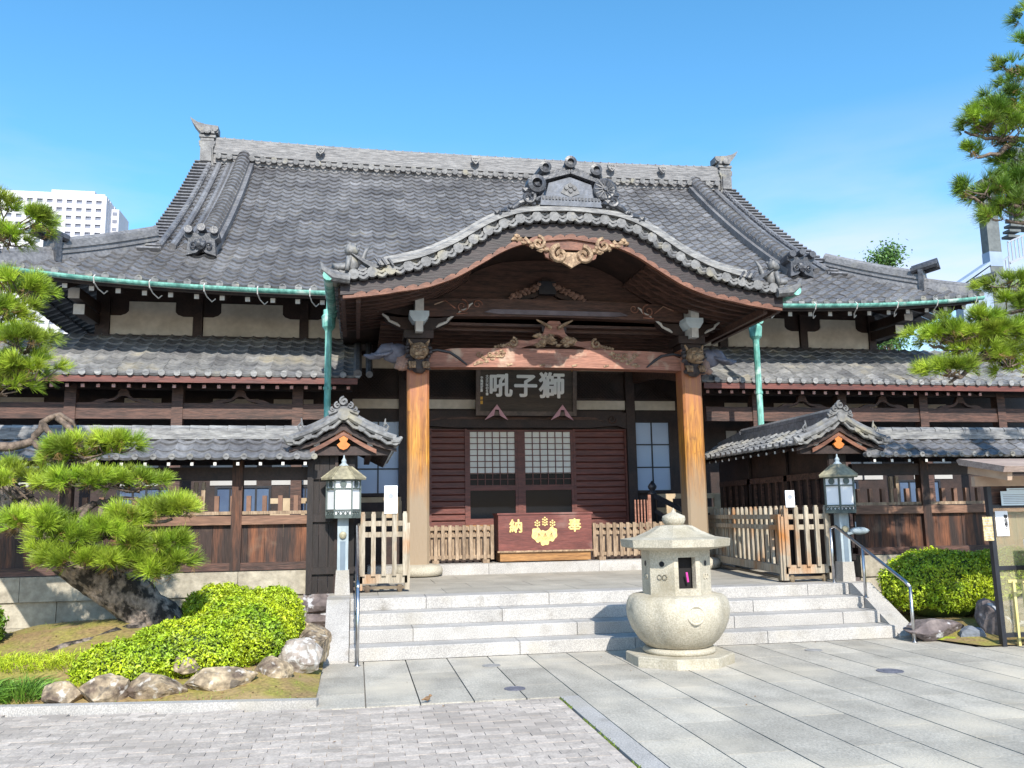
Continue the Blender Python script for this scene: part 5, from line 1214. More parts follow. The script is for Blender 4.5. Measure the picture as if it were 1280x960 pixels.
ref = Vector((0, 1, 0))
for i, p in enumerate(dense):
    t_ = (dense[min(i+1, len(dense)-1)]-dense[max(i-1, 0)]).normalized(); a = t_.cross(ref).normalized(); b = a.cross(t_).normalized()
    for k in range(nA):
        w = 2*math.pi*k/nA; q = Vector((math.cos(w)*1.4, math.sin(w)*1.4, i*.16)); f_ = 1+.16*mnoise.noise(q*1.6)+.11*abs(mnoise.noise(q*4.5+Vector((5, 5, 5))))
        if i < 9: f_ *= 1+.25*(1-i/9)*max(0, math.cos(3*w))
        V.append(p+(a*math.cos(w)+b*math.sin(w))*dr_[i]*f_)
tr.add(V, [(i*nA+k, i*nA+(k+1) % nA, (i+1)*nA+(k+1) % nA, (i+1)*nA+k) for i in range(len(dense)-1) for k in range(nA)]+[tuple(range(nA-1, -1, -1))])
trunk = tr.build('trunk', BARK, pine, True)
m = MB()
branch(m, [(-1.95, 10.55, .35), (-1.65, 10.45, .20), (-1.4, 10.4, .12)], .12, .05); branch(m, [(-2.3, 10.4, .40), (-2.7, 10.0, .30), (-3.2, 9.8, .2)], .13, .05); branch(m, [(-2.5, 10.2, .40), (-3.1, 9.6, .26), (-3.9, 9.3, .2)], .09, .03)
branch(m, [(-2.2, 10.3, .38), (-2.3, 9.9, .3), (-2.5, 9.6, .25)], .1, .04)
m.build('surface_roots', BARK, trunk, True)
m = MB()
limb = [[(-4.35, 10.5, 2.55), (-3.9, 10.3, 2.44), (-3.5, 10.25, 2.50), (-3.42, 10.25, 2.70), (-3.22, 10.2, 2.78), (-3.05, 10.2, 2.62)],
        [(-3.5, 10.25, 2.52), (-3.35, 10.2, 2.33), (-3.1, 10.15, 2.22), (-2.8, 10.1, 2.28)],
        [(-3.25, 10.2, 2.75), (-3.02, 10.15, 2.55), (-2.95, 10.1, 2.35)],
        [(-3.42, 10.25, 2.7), (-3.18, 10.15, 2.5)],
        [(-3.35, 10.3, 1.5), (-2.95, 10.15, 1.72), (-2.6, 10.05, 1.86), (-2.2, 10.0, 1.80)],
        [(-2.75, 10.1, 1.82), (-2.5, 10.0, 1.74), (-2.2, 9.9, 1.62), (-1.95, 9.9, 1.62)],
        [(-2.8, 10.1, 1.80), (-2.85, 9.9, 1.66), (-2.95, 9.85, 1.52)], [(-2.7, 10.1, 1.82), (-2.66, 9.9, 1.66), (-2.55, 9.85, 1.45)], [(-2.6, 10.05, 1.85), (-2.45, 9.9, 1.7), (-2.3, 9.85, 1.35)],
        [(-2.9, 10.45, 1.15), (-2.75, 10.0, 1.25), (-2.4, 9.9, 1.20), (-2.0, 9.85, 1.22)],
        [(-4.5, 10.5, 3.3), (-4.0, 10.2, 3.3), (-3.6, 10.1, 3.25)], [(-4.4, 10.5, 4.1), (-3.9, 10.3, 4.1)], [(-4.2, 10.5, 4.8), (-3.8, 10.4, 4.92)]]
for l_ in limb: m = MB(); branch(m, l_, .065 if len(l_) > 4 else .04, .016, .03); m.build('branch', BARK_D, trunk, True)
cr = MB()
PADS = [((-2.93, 10.15, 2.37), (.44, .40, .14), 260), ((-2.62, 10.2, 2.44), (.24, .3, .14), 110), ((-3.15, 10.2, 2.28), (.28, .3, .12), 110),
        ((-2.85, 10.0, 2.02), (.45, .36, .12), 220), ((-2.40, 10.05, 2.0), (.40, .34, .15), 230), ((-3.62, 10.2, 2.0), (.35, .35, .25), 200),
        ((-2.12, 9.95, 1.70), (.24, .26, .10), 130), ((-1.90, 9.95, 1.72), (.24, .26, .12), 140), ((-2.35, 9.9, 1.62), (.26, .25, .10), 120),
        ((-3.30, 9.95, 1.58), (.42, .36, .15), 260), ((-3.0, 9.85, 1.44), (.3, .3, .12), 150), ((-2.62, 9.85, 1.50), (.34, .3, .14), 200), ((-2.32, 9.85, 1.38), (.30, .28, .12), 150),
        ((-2.78, 9.8, 1.20), (.42, .32, .13), 240), ((-2.35, 9.8, 1.16), (.34, .3, .12), 180), ((-2.02, 9.85, 1.34), (.28, .26, .14), 170), ((-1.93, 9.85, 1.16), (.22, .24, .12), 130), ((-2.05, 9.8, 1.05), (.25, .2, .08), 90), ((-3.1, 9.85, 1.28), (.25, .25, .1), 110),
        ((-4.0, 10.3, 5.0), (.52, .5, .24), 300), ((-3.85, 10.2, 4.75), (.35, .4, .14), 150), ((-3.78, 10.25, 4.16), (.42, .45, .2), 260), ((-3.95, 10.2, 3.85), (.5, .45, .2), 240), ((-3.62, 10.1, 3.55), (.40, .4, .20), 230), ((-3.55, 10.1, 3.24), (.40, .42, .18), 280), ((-3.85, 10.1, 3.05), (.4, .4, .14), 160)]
for c, ra, n in PADS: pad(cr, c, ra, int(n*1.2))
cr.build('crown', NEEDLE, pine); tag(DRY.build('dry_needles', DRYN, pine), kind='stuff'); tag(TWIG.build('twigs', BARK_D, trunk), kind='stuff'); DRY = MB(); TWIG = MB()

pine2 = thing('pine_tree', (9.6, 9.6, 0), 'tall dark pine reaching in at the right edge above the tiled roofs', 'tree', 'garden pines')
m = MB(); branch(m, [(9.9, 9.7, -.1), (10.05, 9.7, 1.6), (9.75, 9.6, 3.2), (9.95, 9.6, 5.0), (9.7, 9.6, 6.8), (9.6, 9.6, 8.4)], .24, .07, .05, 10)
tk = m.build('trunk', BARK, pine2, True)
m = MB()
for l_ in ([(9.9, 9.6, 4.4), (9.2, 9.5, 4.0), (8.5, 9.5, 3.75), (7.8, 9.4, 3.55), (7.15, 9.4, 3.55), (6.95, 9.4, 3.6)], [(7.9, 9.4, 3.55), (7.6, 9.4, 3.42), (7.3, 9.35, 3.2), (7.1, 9.3, 3.12)], [(8.3, 9.45, 3.7), (7.9, 9.3, 3.95), (7.5, 9.3, 4.0)], [(9.2, 9.5, 4.0), (8.7, 9.5, 4.35), (8.2, 9.5, 4.35)],
        [(9.9, 9.6, 5.1), (9.2, 9.5, 5.3), (8.5, 9.5, 5.5), (8.0, 9.5, 5.5), (7.8, 9.5, 5.6)], [(8.6, 9.5, 5.5), (8.3, 9.5, 5.8), (8.05, 9.5, 5.85)], [(8.9, 9.5, 5.4), (8.6, 9.5, 5.3), (8.2, 9.4, 5.28)],
        [(9.8, 9.6, 6.2), (9.0, 9.5, 6.3), (8.5, 9.5, 6.45), (8.1, 9.5, 6.4), (7.8, 9.5, 6.5)], [(8.6, 9.5, 6.45), (8.3, 9.5, 6.2), (7.95, 9.5, 6.15)], [(9.0, 9.5, 6.3), (8.6, 9.4, 6.75), (8.2, 9.4, 6.9)], [(9.7, 9.6, 7.2), (9.1, 9.5, 7.4), (8.7, 9.5, 7.5)]): m = MB(); branch(m, l_, .05, .014, .035); m.build('branch', BARK_D, tk, True)
cr = MB()
for c, ra, n in [((7.25, 9.4, 3.70), (.50, .4, .13), 340), ((7.75, 9.4, 3.72), (.45, .4, .16), 340), ((8.25, 9.5, 3.80), (.5, .4, .2), 340), ((7.55, 9.35, 3.90), (.4, .35, .10), 130), ((8.1, 9.4, 4.10), (.45, .4, .12), 160), ((7.15, 9.3, 3.27), (.36, .3, .13), 230), ((7.6, 9.35, 3.5), (.4, .35, .14), 220), ((7.95, 9.35, 3.42), (.4, .35, .16), 220), ((8.3, 9.4, 3.3), (.4, .3, .14), 130), ((8.2, 9.5, 4.45), (.42, .4, .10), 140), ((8.75, 9.5, 4.0), (.5, .4, .3), 150)]: pad(cr, c, ra, int(n*1.2))
cr.build('crown', NEEDLE, pine2)
cr = MB()
for c, ra, n in [((7.95, 9.45, 5.68), (.28, .3, .16), 120), ((8.4, 9.4, 5.42), (.42, .4, .16), 170), ((8.1, 9.45, 6.62), (.36, .35, .2), 150), ((8.45, 9.45, 6.95), (.42, .4, .25), 170), ((8.75, 9.5, 6.2), (.45, .4, .25), 150), ((8.2, 9.45, 5.55), (.34, .35, .2), 150), ((8.55, 9.5, 5.75), (.4, .4, .25), 170), ((8.3, 9.5, 6.5), (.4, .35, .25), 180), ((8.6, 9.5, 6.75), (.4, .4, .3), 190), ((8.9, 9.6, 7.3), (.4, .4, .3), 160), ((8.0, 9.5, 5.62), (.30, .3, .12), 90), ((8.35, 9.5, 5.72), (.3, .3, .14), 90), ((8.2, 9.4, 5.32), (.3, .3, .08), 70), ((8.6, 9.5, 5.95), (.3, .3, .14), 70), ((8.65, 9.4, 5.5), (.4, .3, .2), 110), ((8.05, 9.5, 6.55), (.26, .3, .12), 80), ((8.35, 9.5, 6.78), (.34, .3, .14), 110), ((8.7, 9.5, 6.95), (.36, .3, .15), 110), ((8.0, 9.5, 6.22), (.28, .3, .08), 70), ((8.45, 9.4, 6.4), (.35, .3, .12), 80), ((8.65, 9.5, 7.42), (.26, .3, .15), 80), ((8.95, 9.5, 7.75), (.35, .3, .15), 90), ((8.5, 9.5, 6.15), (.3, .3, .08), 60),
                 ((9.6, 9.6, 8.5), (.7, .6, .3), 200), ((10.4, 9.3, 7.4), (.8, .6, .25), 200), ((10.6, 9.5, 6.2), (.8, .7, .25), 200), ((9.7, 9.2, 5.2), (.6, .5, .2), 150), ((10.7, 9.4, 4.9), (.8, .7, .25), 200)]: pad(cr, c, ra, n)
cr.build('upper_crown', NEEDLE_D, pine2); tag(DRY.build('dry_needles', DRYN, pine2), kind='stuff'); tag(TWIG.build('twigs', BARK_D, tk), kind='stuff')

def bush(name, loc, label, ells, n, m_, lf=.030, group=None):
    t = thing(name, loc, label, 'bush', group or 'clipped azalea bushes')
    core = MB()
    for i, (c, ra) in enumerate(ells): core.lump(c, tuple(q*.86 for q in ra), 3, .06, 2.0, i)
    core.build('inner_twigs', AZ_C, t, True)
    area = np.array([ra[0]*ra[1]+ra[0]*ra[2]+ra[1]*ra[2] for c, ra in ells]); area /= area.sum(); lf_m = MB()
    for i, (c, ra) in enumerate(ells):
        k = int(n*area[i]); u = unit(rng.normal(size=(k, 3))); u = u[u[:, 2] > -.55]; k = len(u)
        wob = np.array([1+.10*mnoise.noise(Vector(p)*2.6+Vector(c))+.07*mnoise.noise(Vector(p)*6+Vector(c)) for p in u])[:, None]
        P = np.array(c)+u*np.array(ra)*wob*rng.uniform(.90, 1.03, (k, 1))
        ok = np.ones(k, bool)
        for j, (c2, r2) in enumerate(ells):
            if j != i: ok &= (((P-np.array(c2))/np.array(r2))**2).sum(1) > .80
        P = P[ok]; nr = unit(u[ok]/np.array(ra)); k = len(P)
        for rep in range(3):      # each twig tip carries a few leaves
            Q = P+rng.normal(scale=lf*.55, size=(k, 3)); a = unit(nr+.75*rng.normal(size=(k, 3))); s = unit(np.cross(a, rng.normal(size=(k, 3)))); b = np.cross(a, s)
            L = lf*rng.uniform(.5, 1.5, (k, 1))
            V = np.stack([Q-s*L*.95, Q-b*L*.45+a*L*.1, Q+s*L*.95, Q+b*L*.45+a*L*.1], 1).reshape(-1, 3); lf_m.arrays(V, np.arange(k*4).reshape(-1, 4), np.repeat(np.clip(rng.normal(1, .28, k), .35, 1.7), 4))
    lf_m.build('foliage', m_, t); return t
bush('azalea_bush', (-1.4, 9.9, .1), 'long bright yellow-green clipped azalea mound between pine and steps', [((-2.1, 9.05, .22), (.50, .42, .27)), ((-1.60, 9.3, .30), (.62, .58, .34)), ((-1.08, 9.65, .40), (.46, .70, .37)), ((-.93, 10.4, .48), (.36, .62, .36)), ((-1.55, 10.85, .52), (.45, .38, .34)), ((-1.2, 10.3, .46), (.5, .5, .36))], 38000, AZ, .0175)
bush('azalea_bush', (8.0, 10.9, .1), 'rounded clipped azalea bush behind the notice board at right', [((7.86, 10.85, .56), (.80, .66, .50)), ((8.8, 10.7, .56), (.85, .6, .50)), ((9.9, 10.7, .6), (.8, .6, .44))], 32000, AZ, .0185)
bush('azalea_bush', (-3.95, 10.3, .3), 'small dark green round bush at the left edge below the pine', [((-4.02, 10.1, .55), (.38, .35, .27))], 4200, mat('dark_azalea_leaves', (.15, .26, .02), (.07, .15, .012), .5, 2))

def blades(mb, c, ra, n, h, w, lean_):
    th = rng.uniform(0, 2*math.pi, n); q = np.sqrt(rng.random(n)); x = c[0]+ra[0]*q*np.cos(th); y = c[1]+ra[1]*q*np.sin(th)
    z = np.array([gh_left(a, b) for a, b in zip(x, y)])-.01; d = np.stack([np.cos(th)*lean_*q, np.sin(th)*lean_*q, np.ones(n)], 1)+rng.normal(scale=.35, size=(n, 3))*np.array([1, 1, .1]); d = unit(d)
    L = h*rng.uniform(.6, 1.15, (n, 1)); s = unit(np.cross(d, rng.normal(size=(n, 3))))*w; B = np.stack([x, y, z], 1); M_ = B+d*L*.6; Tp = B+d*L; Tp[:, 2] -= .22*L[:, 0]; Tp[:, :2] += d[:, :2]*L*.3
    V = np.stack([B-s, B+s, M_+s*.8, M_-s*.8, Tp], 1).reshape(-1, 3); o = np.arange(n)[:, None]*5
    t = np.repeat(rng.uniform(.7, 1.3, n), 5); F4 = np.concatenate([o+np.array([0, 1, 2, 3])]); mb.arrays(V, F4, t)
    base = len(mb.v)-len(V); mb.f.extend([(base+5*i+3, base+5*i+2, base+5*i+4) for i in range(n)])
m = MB()
for cx_ in np.arange(-4.4, -2.55, .16): blades(m, (cx_, 9.25-.12*(cx_+2.6), 0), (.16, .20), 130, .15, .004, .9)
gs = m.build('grass', GRASS); gs['kind'] = 'stuff'
tf = thing('grass_tuft', (-2.95, 8.6, 0), 'dark green tuft of blade grass at the kerb in the left corner', 'grass tuft')
m = MB(); blades(m, (-2.92, 8.66, 0), (.20, .14), 420, .24, .005, 1.5); blades(m, (-3.3, 8.72, 0), (.24, .15), 420, .24, .005, 1.5); m.build('blades', GRASS_D, tf)
m = MB(); gx = rng.uniform(-.45, .45, (1, 1))
V = []; nx, ny = 24, 10
for j in range(ny+1):
    for i in range(nx+1):
        u, v = i/nx, j/ny; x = 6.99+u*.55; y = 9.30+(1-u)*.55+v*.30; V.append((x, y, .02+.035*math.sin(math.pi*v)*math.sin(math.pi*min(u*1.5, 1))+.012*mnoise.noise(Vector((x*14, y*14, 0)))))
ms = m.add(V, [(j*(nx+1)+i, j*(nx+1)+i+1, (j+1)*(nx+1)+i+1, (j+1)*(nx+1)+i) for j in range(ny) for i in range(nx)]).build('moss', MOSS, smooth=True); ms['kind'] = 'stuff'

m = MB()
for k in range(420):
    x = r.uniform(-4.6, -.4); y = kerb_y(x)+.12+(r.random()**1.5)*3.6; z = gh_left(x, y)+.006
    a = r.uniform(0, 6.28); q = r.uniform(.008, .022); d = Vector((math.cos(a), math.sin(a), r.uniform(-.3, .3)))*q; e = Vector((-math.sin(a), math.cos(a), r.uniform(-.3, .3)))*q*.45; c = Vector((x, y, z))
    m.add([c-d, c-e, c+d, c+e], [(0, 1, 2, 3)], r.uniform(.5, 1.5))
for k in range(26):
    x = r.uniform(-.2, 6.5); y = r.uniform(6.2, 10.2); a = r.uniform(0, 6.28); q = r.uniform(.008, .02); c = Vector((x, y, .008)); d = Vector((math.cos(a), math.sin(a), .15))*q; e = Vector((-math.sin(a), math.cos(a), .1))*q*.5
    m.add([c-d, c-e, c+d, c+e], [(0, 1, 2, 3)], r.uniform(.5, 1.5))
m.build('fallen_leaves', mat('dry_leaf', (.34, .20, .08), (.18, .09, .04), .8, 40))['kind'] = 'stuff'
m = MB()
for k in range(900):
    x = r.uniform(-4.4, -.45); y = kerb_y(x)+.1+(r.random()**2)*2.6; z = gh_left(x, y)-.004; h = r.uniform(.012, .04); a = r.uniform(0, 6.28); e = Vector((math.cos(a), math.sin(a), 0))*.004; t_ = Vector((r.uniform(-.5, .5), r.uniform(-.5, .5), 1))*h; c = Vector((x, y, z))
    m.add([c-e, c+e, c+t_], [(0, 1, 2)], r.uniform(.6, 1.3))
for k in range(420):
    y = 7.8-r.random()*3.2; n_ = mnoise.noise(Vector((y*2.3, 0, 4)))
    if n_ < -.05: continue
    c = Vector((1.80+r.uniform(-.010, .008), y, -.012)); h = r.uniform(.01, .03); a = r.uniform(0, 6.28); e = Vector((math.cos(a), math.sin(a), 0))*.007; t_ = Vector((r.uniform(-.6, .6), r.uniform(-.6, .6), 1))*h
    m.add([c-e, c+e, c+t_], [(0, 1, 2)], r.uniform(.5, 1.1))
m.build('weeds', mat('weed_green', (.20, .28, .03), (.11, .17, .02), .7, 20))['kind'] = 'stuff'
def rock(c, ra, seed, label, m_=ROCK, rz=0.0, amp=.16, group='rocks edging the azalea bed'):
    ra = (ra[0]*1.05, ra[1]*1.05, ra[2]*.92)
    b = MB().lump((0, 0, 0), (1, 1, 1), 4, amp*.6, 1.3, seed)
    q_ = random.Random(seed*11+1); pl_ = []
    for i in range(16):
        d = Vector((q_.gauss(0, 1), q_.gauss(0, 1), q_.gauss(0, .8))).normalized(); pl_.append((d, q_.uniform(.62, .92)))
    V = []
    for p in b.v:
        q = Vector(p)*1.12
        for d, h in pl_:
            e = q.dot(d)-h
            if e > 0: q -= d*e*.93
        q *= 1+.05*mnoise.noise(q*5+Vector((seed, 0, 0)))+.025*mnoise.noise(q*13+Vector((0, seed, 0)))
        V.append(q[:])
    C, S = math.cos(rz), math.sin(rz)
    b.v = [((x*ra[0])*C-(y*ra[1])*S+c[0], (x*ra[0])*S+(y*ra[1])*C+c[1], z*ra[2]+c[2]) for x, y, z in V]
    o = b.build('rock', m_, None, False); tag(o, label, 'rock', group)
    return o
rock((-2.52, 8.50, .09), (.19, .15, .13), 1, 'white-streaked low rock beside the dark grass tuft')
rock((-2.16, 8.46, .12), (.23, .16, .16), 2, 'blocky brown rock second from the grass tuft')
rock((-1.76, 8.50, .12), (.25, .17, .17), 3, 'pinkish rounded rock left of the long flat boulder')
rock((-1.22, 8.60, .12), (.36, .17, .15), 4, 'long flat-topped boulder in the middle of the azalea edging', rz=.05)
rock((-.80, 8.92, .14), (.22, .18, .18), 5, 'tan wedge-shaped rock right of the long flat boulder', rz=.4)
rock((-.56, 9.28, .20), (.19, .20, .25), 6, 'tall white-veined rock at the bend of the azalea edging', mat('veined_rock', (.40, .35, .30), (.2, .16, .14), .85, 4, bump=.8, bscale=9, fine=(10, .3), stain=((.50, .485, .46), 16, .50, .58, .75)), rz=.6)
rock((-.46, 9.85, .22), (.17, .34, .27), 7, 'grey striped standing rock nearest the steps', rz=.2)
rock((-.45, 10.6, .22), (.17, .36, .24), 8, 'pale rock farthest back beside the stair stringer', rz=.1)
rock((-1.55, 8.78, .26), (.13, .10, .09), 9, 'small speckled rock perched behind the edging under the azalea leaves')
rock((-1.72, 11.35, .30), (.28, .16, .16), 10, 'dark low rock at the foot of the pine trunk', ROCK_D, group='dark garden rocks')
rock((7.05, 10.0, .10), (.40, .22, .16), 11, 'low dark rock under the right azalea bush', ROCK_D, group='dark garden rocks')
rock((7.78, 9.80, .22), (.24, .22, .28), 12, 'upright reddish dark boulder behind the notice board post', ROCK_D, group='dark garden rocks')
rock((7.42, 9.75, .06), (.18, .15, .13), 13, 'small blue-grey rock between the two darker rocks at right', mat('blue_grey_rock', (.20, .22, .26), (.12, .13, .15), .85, 4, bump=.6, bscale=9), group='dark garden rocks')
rock((8.5, 10.0, .2), (.5, .25, .26), 14, 'broad dark rock seen through the notice board glass', ROCK_D, group='dark garden rocks')

# ================================================================== NOTICE BOARD AT THE RIGHT EDGE
nb = thing('notice_board', (8.3, 9.3, 0), 'roofed wooden notice board with dark posts and glass at the right edge', 'notice board')
def nbx(x): return x
MB().bar((7.47, 9.28, 0), (7.47, 9.30, 1.95), .055, .06).build('post', BLACK, nb); MB().bar((9.9, 9.45, 0), (9.9, 9.45, 1.95), .055, .06).build('post', BLACK, nb)
rf = MB().prism([(8.62, 2.0), (9.34, 2.12), (9.38, 2.18), (9.34, 2.195), (8.59, 2.065)], 7.15, 10.3, fn=lambda x, y, z: (y, x, z)).build('board_roof', mat('greyed_roof_board', (.40, .31, .26), (.26, .19, .16), .75, 2, (1, 5, 5), fine=(12, .2)), nb)
for x in (7.28, 8.2, 9.1): MB().bar((x, 8.68, 1.96), (x, 9.32, 2.065), .06, .10).build('roof_batten', mat('pale_board', (.50, .37, .27), (.36, .25, .18), .75, 3), rf)
MB().bx(7.25, 10.2, 9.22, 9.28, 1.86, 1.98).build('roof_beam', MATS['pale_board'], rf)
MB().bx(7.5, 9.9, 9.27, 9.33, .87, .92).bx(7.5, 9.9, 9.27, 9.33, 1.60, 1.64).bx(7.5, 9.9, 9.27, 9.33, .10, .15).build('frame_bars', BLACK, nb)
gm = bpy.data.materials.new('clear_pane'); gm.use_nodes = True; gp = gm.node_tree.nodes['Principled BSDF']; gp.inputs['Base Color'].default_value = (.62, .56, .36, 1); gp.inputs['Roughness'].default_value = .08; gp.inputs['Alpha'].default_value = .2
MB().bx(7.5, 9.9, 9.295, 9.305, .15, .87).bx(7.5, 9.9, 9.295, 9.305, .92, 1.6).build('glass_pane', gm, nb)
MB().bx(7.5, 9.9, 9.31, 9.33, 1.64, 1.86).build('header_board', WOOD_X, nb)
def sheet(x0, x1, z0, z1, y, label, m_=PAPER, lines=None, text=None):
    t = thing('paper_notice', ((x0+x1)/2, y, z0), label, 'notice', 'papers on the notice board')
    MB().bx(x0, x1, y-.004, y, z0, z1).build('sheet', m_, t)
    if lines:
        m = MB()
        for zf, a, b, th, mm in lines: m.bx(x0+(x1-x0)*a, x0+(x1-x0)*b, y-.006, y-.0045, z0+(z1-z0)*zf, z0+(z1-z0)*zf+th)
        m.build('printed_lines', MARK_G, t)
    if text: text_mesh('lettering', text[0], text[1], INK, t, (text[2], y-.006, text[3]), offset=.001, depth=.002, space=.9)
    return t
sheet(7.33, 7.46, 1.22, 1.50, 9.255, 'narrow yellowed printed sheet left of the notice board post', PAPER_Y, [(.1+.11*i, .1, .9, .008, 0) for i in range(8)])
sheet(7.53, 7.70, 1.27, 1.565, 9.285, 'white notice with a column of black characters beside the notice board post', PAPER, None, ('\n'.join('御由緒之'), .048, 7.665, 1.43))
sheet(7.60, 8.05, 1.63, 1.80, 9.245, 'wide pale blue notice with rows of small print under the board roof', mat('pale_blue_paper', (.66, .76, .80), (.6, .7, .76), .6, 3), [(.12+.12*i, .06, .94-.1*(i % 3), .007, 0) for i in range(6)])
sheet(7.69, 8.02, 1.80, 1.835, 9.247, 'small title strip on top of the wide blue notice', MATS['pale_blue_paper'], [(.4, .1, .9, .008, 0)])
ps_ = thing('poster_panel', (7.98, 9.1, .78), 'white poster panel with red lower band standing in front of the board glass', 'poster')
MB().bx(7.74, 8.25, 9.10, 9.12, .78, 1.23).build('panel', PAPER, ps_); MB().bx(7.84, 8.25, 9.095, 9.10, .78, .93).build('red_band', RED, ps_)
m = MB()
for k in range(5): m.tube([(7.93+.04*k, 9.098, 1.0+.03*k), (7.95+.04*k, 9.094, 1.03+.03*k)], .035, 8)
m.build('printed_shapes', MARK_G, ps_)
tb = thing('display_stand', (7.95, 9.1, 0), 'pale yellow tube stand holding the poster panel', 'stand')
m = MB().bar((7.62, 9.07, .74), (8.3, 9.07, .74), .03, .035).bar((7.62, 9.3, .74), (8.3, 9.3, .74), .03, .035)
m.build('top_frame', LEAFDRY, tb)
for x, y in ((7.64, 9.07), (7.68, 9.28), (8.28, 9.07)): MB().bar((x, y, .02), (x, y, .74), .03, .03).bar((x, y, .0), (x, y, .03), .035, .035).build('leg', LEAFDRY, tb)
MB().bar((7.64, 9.07, .22), (8.28, 9.07, .22), .025, .025).build('stretcher', LEAFDRY, tb)

# ================================================================== SMALL THINGS ON THE PAVING
bd = thing('sparrow', (.63, 7.88, 0), 'small brown sparrow standing on the paving edge', 'bird')
m = MB().lump((.63, 7.88, .062), (.045, .030, .032), 3, .03, 2, 1, rz=.3).lump((.672, 7.89, .097), (.024, .021, .021), 2, .02, 2, 2).tube([(.60, 7.872, .058), (.545, 7.855, .052)], [.020, .008], 7).tube([(.692, 7.895, .096), (.708, 7.90, .093)], [.007, .001], 6)
for e in (-.010, .012): m.tube([(.635, 7.88+e, .035), (.64, 7.88+e, 0)], .0025, 5)
m.v = [(.63+(x-.63)*.6, 7.88+(y-7.88)*.6, z*.6) for x, y, z in m.v]; m.build('body', BIRD, bd, True)
def lid(x, y, s, label, m_=IRONLID):
    t = thing('drain_cover', (x, y, 0), label, 'drain cover', 'round drain covers in the paving')
    MB().lathe((x, y, .001), [(s, 0), (s, .005), (s*.9, .006), (s*.88, .003), (s*.5, .003), (s*.48, .006), (s*.1, .006)], 28).build('cover', m_, t)
lid(1.48, 8.29, .10, 'dark round drain cover near the corner of the brick paving')
lid(1.46, 9.60, .10, 'faint grey drain cover close to the bottom step', mat('grey_lid', (.30, .29, .28), (.24, .23, .22), .7, 30))
lid(5.29, 8.20, .13, 'dark round drain cover right of the stone lantern')
lid(5.25, 9.62, .10, 'faint grey drain cover right of the lantern near the bottom step', MATS['grey_lid'])

# ================================================================== BACKGROUND
tw = thing('apartment_tower', (-118, 352, 0), 'tall white apartment tower far behind the temple at left', 'building')
MB().bx(-150, -99.2, 350.6, 372, 0, 129).build('tower_core', TOWER_W, tw)
fa = MB(); FL = 3.25
nf = 40
for k in range(nf): fa.bx(-150, -99.2, 350, 350.6, 129-FL*k-1.75, 129-FL*k)
for x in np.arange(-150, -99, 3.6): fa.bx(x-.75 if x > -150 else x, x+.75, 349.98, 350.6, 0, 128.9)
fa.bx(-100.2, -99.2, 349.97, 350.6, 0, 129)
fa.build('front_grid', TOWER, tw)
sd = MB()
for k in range(nf): sd.bx(-99.2, -98.6, 350, 372, 129-FL*k-1.9, 129-FL*k)
for y in (350.3, 353.2, 356, 362, 368, 371.7): sd.bx(-99.19, -98.4, y-1.0, y+1.0, 0, 129)
sd.build('side_grid', TOWER, tw)
MB().bx(-98.6, -95.6, 357, 372, 0, 126.5).build('rear_wing', TOWER, tw)
for k in range(8): MB().bx(-98.0, -96.2, 356.9, 357.05, 126.5-FL*k-2.6, 126.5-FL*k-1.2).build('wing_window', TOWER_W, tw)
MB().bx(-120, -104, 353, 368, 129, 132.2).bx(-150, -99.2, 350, 350.4, 129, 130).build('roof_block', TOWER, tw)
wm = None
for k in range(10):
    for i in range(9):
        x = -148.2+3.6*(i+4.4); z = 129-FL*k-2.5
        if x > -100.5: continue
        if wm is None: wm = MB().box((0, 0, 0), (2.5, .12, 1.35)).build('window', TOWER_W, tw); o = wm
        else: o = wm.copy(); COL.objects.link(o)
        half = rnd.random() < .35
        o.matrix_parent_inverse = Matrix.Translation(-tw.location); o.location = (x+(.45 if half else 0), 350.52, z); o.scale = (.5 if half else 1, 1, 1)

gb = thing('grey_building', (44, 46, 0), 'grey concrete building with blue panel and outdoor stairs behind the roofs at right', 'building')
MB().bx(37.4, 38.25, 44.4, 45.0, 0, 21.5).build('corner_pillar', CONC, gb)
MB().bx(37.38, 38.27, 44.38, 45.02, 16.0, 16.9).build('blue_band', CONC_B, gb)
MB().bx(38.9, 60, 45.2, 47, 0, 16.0).build('body', CONC, gb)
MB().bx(40.4, 60, 45.0, 46.0, 18.8, 24).build('upper_body', CONC, gb)
MB().prism([(35.2, 14.7), (37.4, 16.1), (37.4, 16.3), (34.9, 14.75)], 44.3, 45.2).prism([(35.3, 0), (37.4, 0), (37.4, 16.0), (35.3, 14.6)], 44.45, 45.1).build('sloping_annex', CONC_B, gb)
m = MB().bar((38.3, 44.6, 16.3), (38.9, 44.6, 16.75), .06, .06).bar((38.9, 44.6, 17.6), (50, 44.6, 22.4), .1, .1).bar((38.9, 44.6, 16.3), (50, 44.6, 20.8), .1, .16)
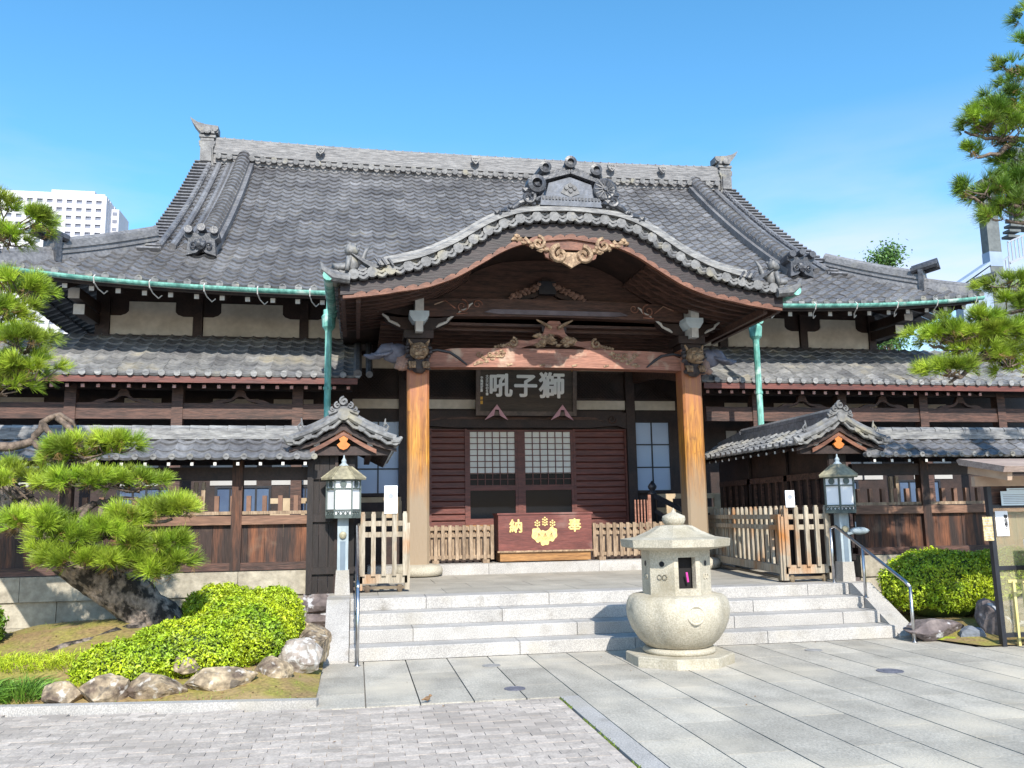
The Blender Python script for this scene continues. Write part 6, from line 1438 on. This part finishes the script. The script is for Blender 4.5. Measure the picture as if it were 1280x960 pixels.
for i in range(28): x = 38.9+.25*i; m.bar((x, 44.6, 16.3+.405*(x-38.9)), (x, 44.6, 17.6+.432*(x-38.9)), .09, .03)
for i in range(3): x = 38.4+.22*i; m.bar((x, 44.6, 15.5), (x, 44.6, 16.35+.7*(x-38.4)), .05, .04)
m.build('railing', mat('pale_railing', (.34, .37, .42), (.28, .3, .35), .5, 4), gb)
m = MB()
for k in range(4): m.bx(39.1+.12*k, 39.9+.1*k, 44.7, 45.3, 18.0+.35*k, 18.15+.35*k)
m.build('stair_treads', CONC, gb)

def far_tree(x, y, h, w, label, seed):
    t = thing('tree', (x, y, 0), label, 'tree', 'trees behind the right roof'); rr = random.Random(seed)
    m = MB().tube([(x, y, 0), (x+.1, y, h*.5), (x, y, h*.8), (x, y, h*.98)], [.3, .22, .12, .03], 8)
    tips = []
    for k in range(26):
        a = rr.uniform(0, 6.28); z = h*rr.uniform(.62, .95); q = w*(1-((z/h-.55)/.5)**2*.9)*rr.uniform(.5, 1); e = (x+q*math.cos(a), y+q*math.sin(a), z+rr.uniform(.2, .9)); m.tube([(x, y, z-.5), e], [.06, .02], 5); tips.append(e)
    m.build('trunk', BARK_D, t)
    n = 5200; C = np.array([tips[i] for i in rng.integers(0, len(tips), n)])+rng.normal(scale=(.34, .34, .28), size=(n, 3)); a = unit(rng.normal(size=(n, 3))); s = unit(np.cross(a, rng.normal(size=(n, 3)))); L = .10*rng.uniform(.6, 1.3, (n, 1)); b = np.cross(a, s)
    V = np.stack([C-s*L, C-b*L*.5, C+s*L, C+b*L*.5], 1).reshape(-1, 3); MB().arrays(V, np.arange(n*4).reshape(-1, 4), np.repeat(rng.uniform(.7, 1.3, n), 4)).build('crown', LEAF, t)
far_tree(30.6, 45, 16.9, 1.5, 'taller green treetop showing above the right hip ridge', 3)
far_tree(28.9, 46, 16.4, .8, 'smaller green treetop left of the taller one above the right hip ridge', 9)
far_tree(35.0, 52, 16.0, 1.6, 'low treetop between the ridge and the grey building', 12)
